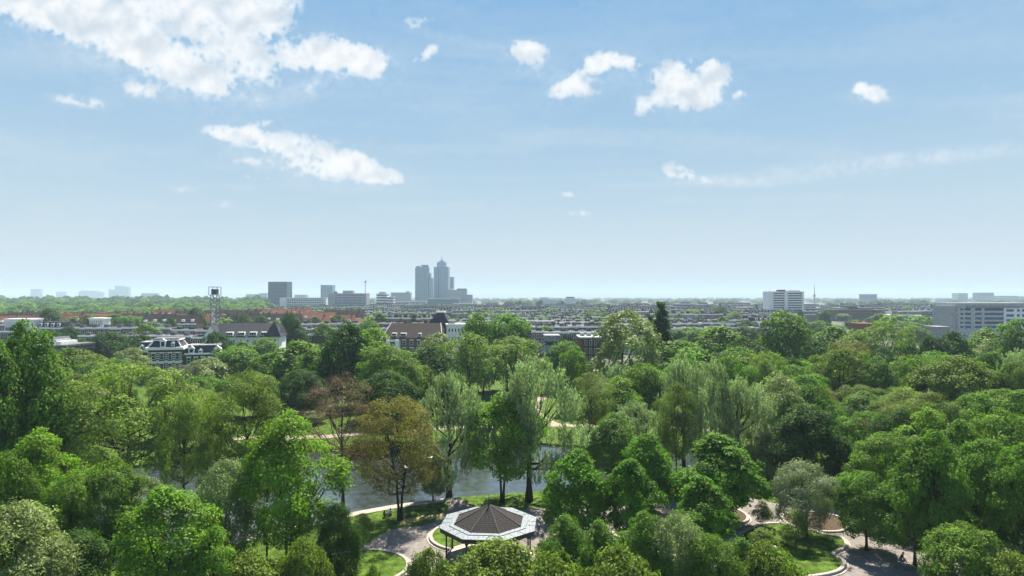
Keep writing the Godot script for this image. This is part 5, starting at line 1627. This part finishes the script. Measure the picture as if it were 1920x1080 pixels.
# ---------------------------------------------------------------- people, bicycle, birds
# a body as one skin: tapered capsules joined smoothly and meshed with surface nets. bones: [from, to, radius from, radius to, colour]
func body_mesh(bones: Array, cell: float) -> ArrayMesh:
	var lo := Vector3(9, 9, 9)
	var hi := -lo
	for b in bones:
		for j in 2:
			lo = lo.min(b[j] - Vector3.ONE * (b[2 + j] + 2.5 * cell))
			hi = hi.max(b[j] + Vector3.ONE * (b[2 + j] + 2.5 * cell))
	var n := Vector3i(((hi - lo) / cell).ceil())
	var field := PackedFloat32Array()
	field.resize(n.x * n.y * n.z)
	field.fill(1.0)
	for z in n.z:
		for y in n.y:
			for x in n.x:
				var p := lo + Vector3(x, y, z) * cell
				var sum := 0.0
				for b in bones:
					var ab: Vector3 = b[1] - b[0]
					var t: float = clampf((p - b[0]).dot(ab) / maxf(ab.length_squared(), 1e-6), 0, 1)
					var dist: float = p.distance_to(b[0] + ab * t) - lerpf(b[2], b[3], t)
					if dist < 0.2: sum += exp(-dist * 40.0)
				field[(z * n.y + y) * n.x + x] = -log(maxf(sum, 1e-9)) / 40.0
	var at := {}
	var v := PackedVector3Array()
	var col := PackedColorArray()
	for z in n.z - 1:
		for y in n.y - 1:
			for x in n.x - 1:
				var sum := Vector3.ZERO
				var hits := 0
				for e in [[0, 0, 0, 1, 0, 0], [0, 1, 0, 1, 1, 0], [0, 0, 1, 1, 0, 1], [0, 1, 1, 1, 1, 1], [0, 0, 0, 0, 1, 0], [1, 0, 0, 1, 1, 0], [0, 0, 1, 0, 1, 1], [1, 0, 1, 1, 1, 1], [0, 0, 0, 0, 0, 1], [1, 0, 0, 1, 0, 1], [0, 1, 0, 0, 1, 1], [1, 1, 0, 1, 1, 1]]:
					var f0 := field[((z + e[2]) * n.y + y + e[1]) * n.x + x + e[0]]
					var f1 := field[((z + e[5]) * n.y + y + e[4]) * n.x + x + e[3]]
					if (f0 < 0) != (f1 < 0):
						hits += 1
						sum += Vector3(e[0], e[1], e[2]).lerp(Vector3(e[3], e[4], e[5]), f0 / (f0 - f1))
				if hits:
					var p := lo + (Vector3(x, y, z) + sum / hits) * cell
					at[Vector3i(x, y, z)] = v.size()
					v.append(p)
					var near := 9.0
					var c := Color.WHITE
					for b in bones:
						var ab: Vector3 = b[1] - b[0]
						var t: float = clampf((p - b[0]).dot(ab) / maxf(ab.length_squared(), 1e-6), 0, 1)
						var dist: float = p.distance_to(b[0] + ab * t) - lerpf(b[2], b[3], t)
						if dist < near:
							near = dist
							c = b[4]
					col.append(c)
	var st := SurfaceTool.new()
	st.begin(Mesh.PRIMITIVE_TRIANGLES)
	st.set_smooth_group(0)
	for k in v.size():
		st.set_color(col[k])
		st.add_vertex(v[k])
	for z in range(1, n.z - 1):
		for y in range(1, n.y - 1):
			for x in range(1, n.x - 1):
				var f0 := field[(z * n.y + y) * n.x + x]
				for axis in 3:
					var step := Vector3i(1 if axis == 0 else 0, 1 if axis == 1 else 0, 1 if axis == 2 else 0)
					var f1 := field[((z + step.z) * n.y + y + step.y) * n.x + x + step.x]
					if (f0 < 0) == (f1 < 0): continue
					var u := Vector3i(step.z, step.x, step.y)
					var w := Vector3i(step.y, step.z, step.x)
					var c := Vector3i(x, y, z)
					var q := [at.get(c - u - w, -1), at.get(c - w, -1), at.get(c, -1), at.get(c - u, -1)]
					if q.min() < 0: continue
					if f0 < 0: q.reverse()
					for k in [0, 1, 2, 0, 2, 3]: st.add_index(q[k])
	st.generate_normals()
	return st.commit()

func hand_bones(palm: Vector3, toward: Vector3, side: Vector3, skin: Color) -> Array:
	var out := [[palm - toward * 0.04, palm + toward * 0.03, 0.030, 0.034, skin]]
	for k in 4:
		var root := palm + toward * 0.05 + side * (k - 1.5) * 0.021
		var mid: Vector3 = root + toward * [0.038, 0.044, 0.041, 0.032][k]
		out.append([root, mid, 0.010, 0.009, skin])
		out.append([mid, mid + toward * 0.028 + toward.cross(side) * 0.018, 0.009, 0.008, skin])
	out.append([palm + side * 0.035, palm + side * 0.066 + toward * 0.035, 0.011, 0.009, skin])
	return out

func head_bones(c: Vector3, front: Vector3, skin: Color, hair: Color) -> Array:
	var right := front.cross(Vector3.UP).normalized()
	return [[c - Vector3(0, 0.05, 0) + front * 0.015, c + Vector3(0, 0.045, 0), 0.072, 0.088, skin], [c + front * 0.085 - Vector3(0, 0.015, 0), c + front * 0.105 - Vector3(0, 0.03, 0), 0.014, 0.016, skin],
		[c + right * 0.09, c + right * 0.092 - Vector3(0, 0.03, 0), 0.014, 0.012, skin], [c - right * 0.09, c - right * 0.092 - Vector3(0, 0.03, 0), 0.014, 0.012, skin],
		[c + Vector3(0, 0.075, 0) - front * 0.02, c - front * 0.05, 0.082, 0.075, hair]]

func face(o: Node, c: Vector3, front: Vector3) -> void:
	var right := front.cross(Vector3.UP).normalized()
	for sgn in [-1, 1]:
		var e := SphereMesh.new()
		e.radius = 0.011
		e.height = 0.022
		e.radial_segments = 8
		e.rings = 4
		obj("eye", e, M.iron_dark, o, c + front * 0.082 + right * 0.032 * sgn + Vector3(0, 0.012, 0))
	var s := Shape.new()
	s.tube([c + front * 0.084 - right * 0.022 - Vector3(0, 0.062, 0), c + front * 0.088 + right * 0.022 - Vector3(0, 0.062, 0)], [0.006, 0.006], 5)
	obj("mouth", s.mesh(), M.lip, o)

func sitter(at: Vector3, turn: float, top: Color, legs: Color, hair: Color, label: String) -> void:
	var o := thing("person", label, "person", at, turn, "people sitting on the grass")
	var skin := Color(0.45, 0.27, 0.19)
	var b := [[Vector3(0, 0.12, 0), Vector3(0, 0.30, -0.03), 0.135, 0.125, legs], [Vector3(0, 0.32, -0.03), Vector3(0, 0.55, -0.05), 0.13, 0.15, top], [Vector3(-0.14, 0.58, -0.05), Vector3(0.14, 0.58, -0.05), 0.075, 0.075, top], [Vector3(0, 0.60, -0.04), Vector3(0, 0.70, -0.02), 0.055, 0.05, skin]]
	b.append_array(head_bones(Vector3(0, 0.80, 0.0), Vector3(0, -0.05, 1).normalized(), skin, hair))
	for s in [-1, 1]:
		var knee := Vector3(s * 0.17, 0.42, 0.38)
		var ankle := Vector3(s * 0.12, 0.07, 0.62)
		var elbow := Vector3(s * 0.27, 0.36, 0.08)
		var wrist := Vector3(s * 0.15, 0.40, 0.30)
		b.append_array([[Vector3(s * 0.09, 0.12, 0.02), knee, 0.085, 0.062, legs], [knee, ankle, 0.058, 0.042, legs], [ankle, ankle + Vector3(s * 0.02, -0.03, 0.14), 0.038, 0.032, Color(0.05, 0.05, 0.05)], [Vector3(s * 0.18, 0.57, -0.05), elbow, 0.05, 0.042, top], [elbow, wrist, 0.040, 0.028, skin]])
		b.append_array(hand_bones(wrist + Vector3(0, 0.01, 0.05), Vector3(0, -0.1, 1).normalized(), Vector3(-s, 0, 0), skin))
	obj("body", body_mesh(b, 0.022), M.figure, o)
	face(o, Vector3(0, 0.80, 0.0), Vector3(0, -0.05, 1).normalized())

func cyclist() -> void:
	var at := floor_at(1692, 1068, 0.025)
	var bike := thing("bicycle", "dark bicycle carrying a rider on the plaza under the right trees", "bicycle", at, -0.45)
	for x in [-0.55, 0.55]:
		var t := TorusMesh.new()
		t.inner_radius = 0.315
		t.outer_radius = 0.35
		t.rings = 28
		t.ring_segments = 8
		var wheel := obj("wheel", t, M.iron_dark, bike, Vector3(x, 0.35, 0))
		wheel.rotation.x = PI / 2
		var s := Shape.new()
		for k in 9:
			var a := PI * k / 9
			s.tube([Vector3(cos(a), 0, sin(a)) * 0.315, Vector3(-cos(a), 0, -sin(a)) * 0.315], [0.004, 0.004], 4)
		obj("spokes", s.mesh(), M.steel, wheel)
	var f := Shape.new()
	for q in [[Vector3(-0.55, 0.35, 0), Vector3(-0.08, 0.33, 0)], [Vector3(-0.08, 0.33, 0), Vector3(-0.22, 0.88, 0)], [Vector3(-0.55, 0.35, 0), Vector3(-0.2, 0.78, 0)], [Vector3(-0.08, 0.33, 0), Vector3(0.38, 0.78, 0)], [Vector3(-0.2, 0.78, 0), Vector3(0.38, 0.84, 0)], [Vector3(0.36, 1.0, 0), Vector3(0.55, 0.35, 0)]]:
		f.tube(q, [0.022, 0.022], 6)
	obj("frame", f.mesh(), M.iron_dark, bike)
	f = Shape.new()
	f.tube([Vector3(0.24, 1.05, -0.28), Vector3(0.36, 1.03, -0.1), Vector3(0.36, 1.03, 0.1), Vector3(0.24, 1.05, 0.28)], [0.015, 0.015, 0.015, 0.015], 6)
	obj("handlebar", f.mesh(), M.steel, bike)
	f = Shape.new()
	f.tube([Vector3(-0.36, 0.92, 0), Vector3(-0.22, 0.93, 0), Vector3(-0.08, 0.92, 0)], [0.09, 0.075, 0.03], 8)
	obj("saddle", f.mesh(), M.iron_dark, bike)
	f = Shape.new()
	f.tube([Vector3(-0.08, 0.33, -0.12), Vector3(-0.08, 0.33, 0.12)], [0.02, 0.02], 6)
	f.tube([Vector3(-0.08, 0.33, 0.1), Vector3(0.0, 0.18, 0.1)], [0.015, 0.015], 5)
	f.tube([Vector3(-0.08, 0.33, -0.1), Vector3(-0.16, 0.48, -0.1)], [0.015, 0.015], 5)
	obj("crank", f.mesh(), M.steel, bike)
	var o := thing("person", "cyclist in a dark jacket and blue trousers riding on the plaza", "person", at, -0.45)
	var skin := Color(0.45, 0.27, 0.19)
	var top := Color(0.03, 0.035, 0.045)
	var legs := Color(0.06, 0.13, 0.27)
	var b := [[Vector3(-0.22, 1.03, 0), Vector3(-0.16, 1.15, 0), 0.135, 0.125, legs], [Vector3(-0.15, 1.2, 0), Vector3(-0.02, 1.46, 0), 0.125, 0.145, top], [Vector3(0.0, 1.5, -0.14), Vector3(0.0, 1.5, 0.14), 0.075, 0.075, top], [Vector3(0.01, 1.53, 0), Vector3(0.05, 1.62, 0), 0.055, 0.05, skin]]
	b.append_array(head_bones(Vector3(0.08, 1.73, 0), Vector3(1, -0.05, 0).normalized(), skin, Color(0.35, 0.27, 0.14)))
	for s in [-1, 1]:
		var foot := Vector3(0.0, 0.22, 0.14) if s > 0 else Vector3(-0.16, 0.52, -0.14)
		var knee := Vector3(0.18, 0.66, 0.13) if s > 0 else Vector3(0.2, 0.88, -0.13)
		var elbow := Vector3(0.08, 1.22, s * 0.27)
		var wrist := Vector3(0.20, 1.11, s * 0.27)
		b.append_array([[Vector3(-0.2, 1.0, s * 0.09), knee, 0.085, 0.06, legs], [knee, foot + Vector3(-0.04, 0.08, 0), 0.056, 0.04, legs], [foot + Vector3(-0.05, 0.035, 0), foot + Vector3(0.13, 0.02, 0), 0.036, 0.03, Color(0.04, 0.04, 0.04)], [Vector3(0.0, 1.49, s * 0.17), elbow, 0.052, 0.043, top], [elbow, wrist, 0.040, 0.03, top]])
		b.append_array(hand_bones(wrist + Vector3(0.02, -0.02, 0), Vector3(0.85, -0.5, 0).normalized(), Vector3(0, 0, -s), skin))
	obj("body", body_mesh(b, 0.022), M.figure, o)
	face(o, Vector3(0.08, 1.73, 0), Vector3(1, -0.05, 0).normalized())

func bird(px: float, py: float, d: float, turn: float, flap: float, label: String) -> void:
	var o := thing("white_bird", label, "bird", spot(px, d, tall(py, d)), turn, "white birds flying over the pond")
	var s := Shape.new()
	s.tube([Vector3(0.21, 0.0, 0), Vector3(0.17, 0.01, 0), Vector3(0.08, 0.0, 0), Vector3(-0.06, 0, 0), Vector3(-0.17, 0.01, 0)], [0.006, 0.03, 0.05, 0.045, 0.012], 8)
	obj("body", s.mesh(true), M.white_trim, o)
	for z in [-1, 1]:
		s = Shape.new()
		var root := Vector3(0.05, 0.03, z * 0.03)
		var mid := Vector3(0.07, 0.03 + flap * 0.6, z * 0.20)
		var tip := Vector3(-0.04, 0.03 + flap, z * 0.42)
		for q in [[root, mid, Vector3(-0.06, flap * 0.5, z * 0.18), Vector3(-0.07, 0.02, z * 0.03)], [mid, tip, tip - Vector3(0.04, 0, 0), Vector3(-0.06, flap * 0.5, z * 0.18)]]:
			s.quad(q[0], q[1], q[2], q[3])
			s.quad(q[3] - Vector3(0, 0.008, 0), q[2] - Vector3(0, 0.008, 0), q[1] - Vector3(0, 0.008, 0), q[0] - Vector3(0, 0.008, 0))
		obj("wing", s.mesh(), M.white_trim, o)
	s = Shape.new()
	s.tri(Vector3(-0.15, 0.012, 0), Vector3(-0.28, 0.014, -0.06), Vector3(-0.28, 0.014, 0.06))
	s.tri(Vector3(-0.15, 0.004, 0), Vector3(-0.28, 0.006, 0.06), Vector3(-0.28, 0.006, -0.06))
	obj("tail", s.mesh(), M.white_trim, o)

func make_objects() -> void:
	bandstand()
	var fm := plain("figure", Color.WHITE, 0.8)
	fm.vertex_color_use_as_albedo = true
	plain("lip", lin(0.30, 0.10, 0.08), 0.6)
	sitter(floor_at(721, 970), 2.6, Color(0.05, 0.06, 0.09), Color(0.08, 0.10, 0.16), Color(0.03, 0.02, 0.015), "person in dark clothes sitting on the pond lawn, left of two")
	sitter(floor_at(732, 966), 3.6, Color(0.5, 0.5, 0.48), Color(0.04, 0.04, 0.05), Color(0.05, 0.03, 0.02), "person in a pale top sitting on the pond lawn, right of two")
	cyclist()
	bird(762, 877, 76, 0.6, 0.16, "white bird flying in front of the golden tree, lower of two")
	bird(808, 858, 78, -0.4, 0.05, "white bird flying near the willow, higher of two")
func _ready() -> void:
	var t0 := Time.get_ticks_msec()
	make_light()
	print("sky ", Time.get_ticks_msec() - t0)
	make_ground()
	make_beds()
	city_mats()
	make_landmarks()
	make_terraces()
	print("ground ", Time.get_ticks_msec() - t0)
	make_kinds()
	print("kinds ", Time.get_ticks_msec() - t0, " leaves ", leaf_count)
	make_trees()
	make_city_trees()
	make_objects()
	print("trees ", Time.get_ticks_msec() - t0, " ", get_child_count())
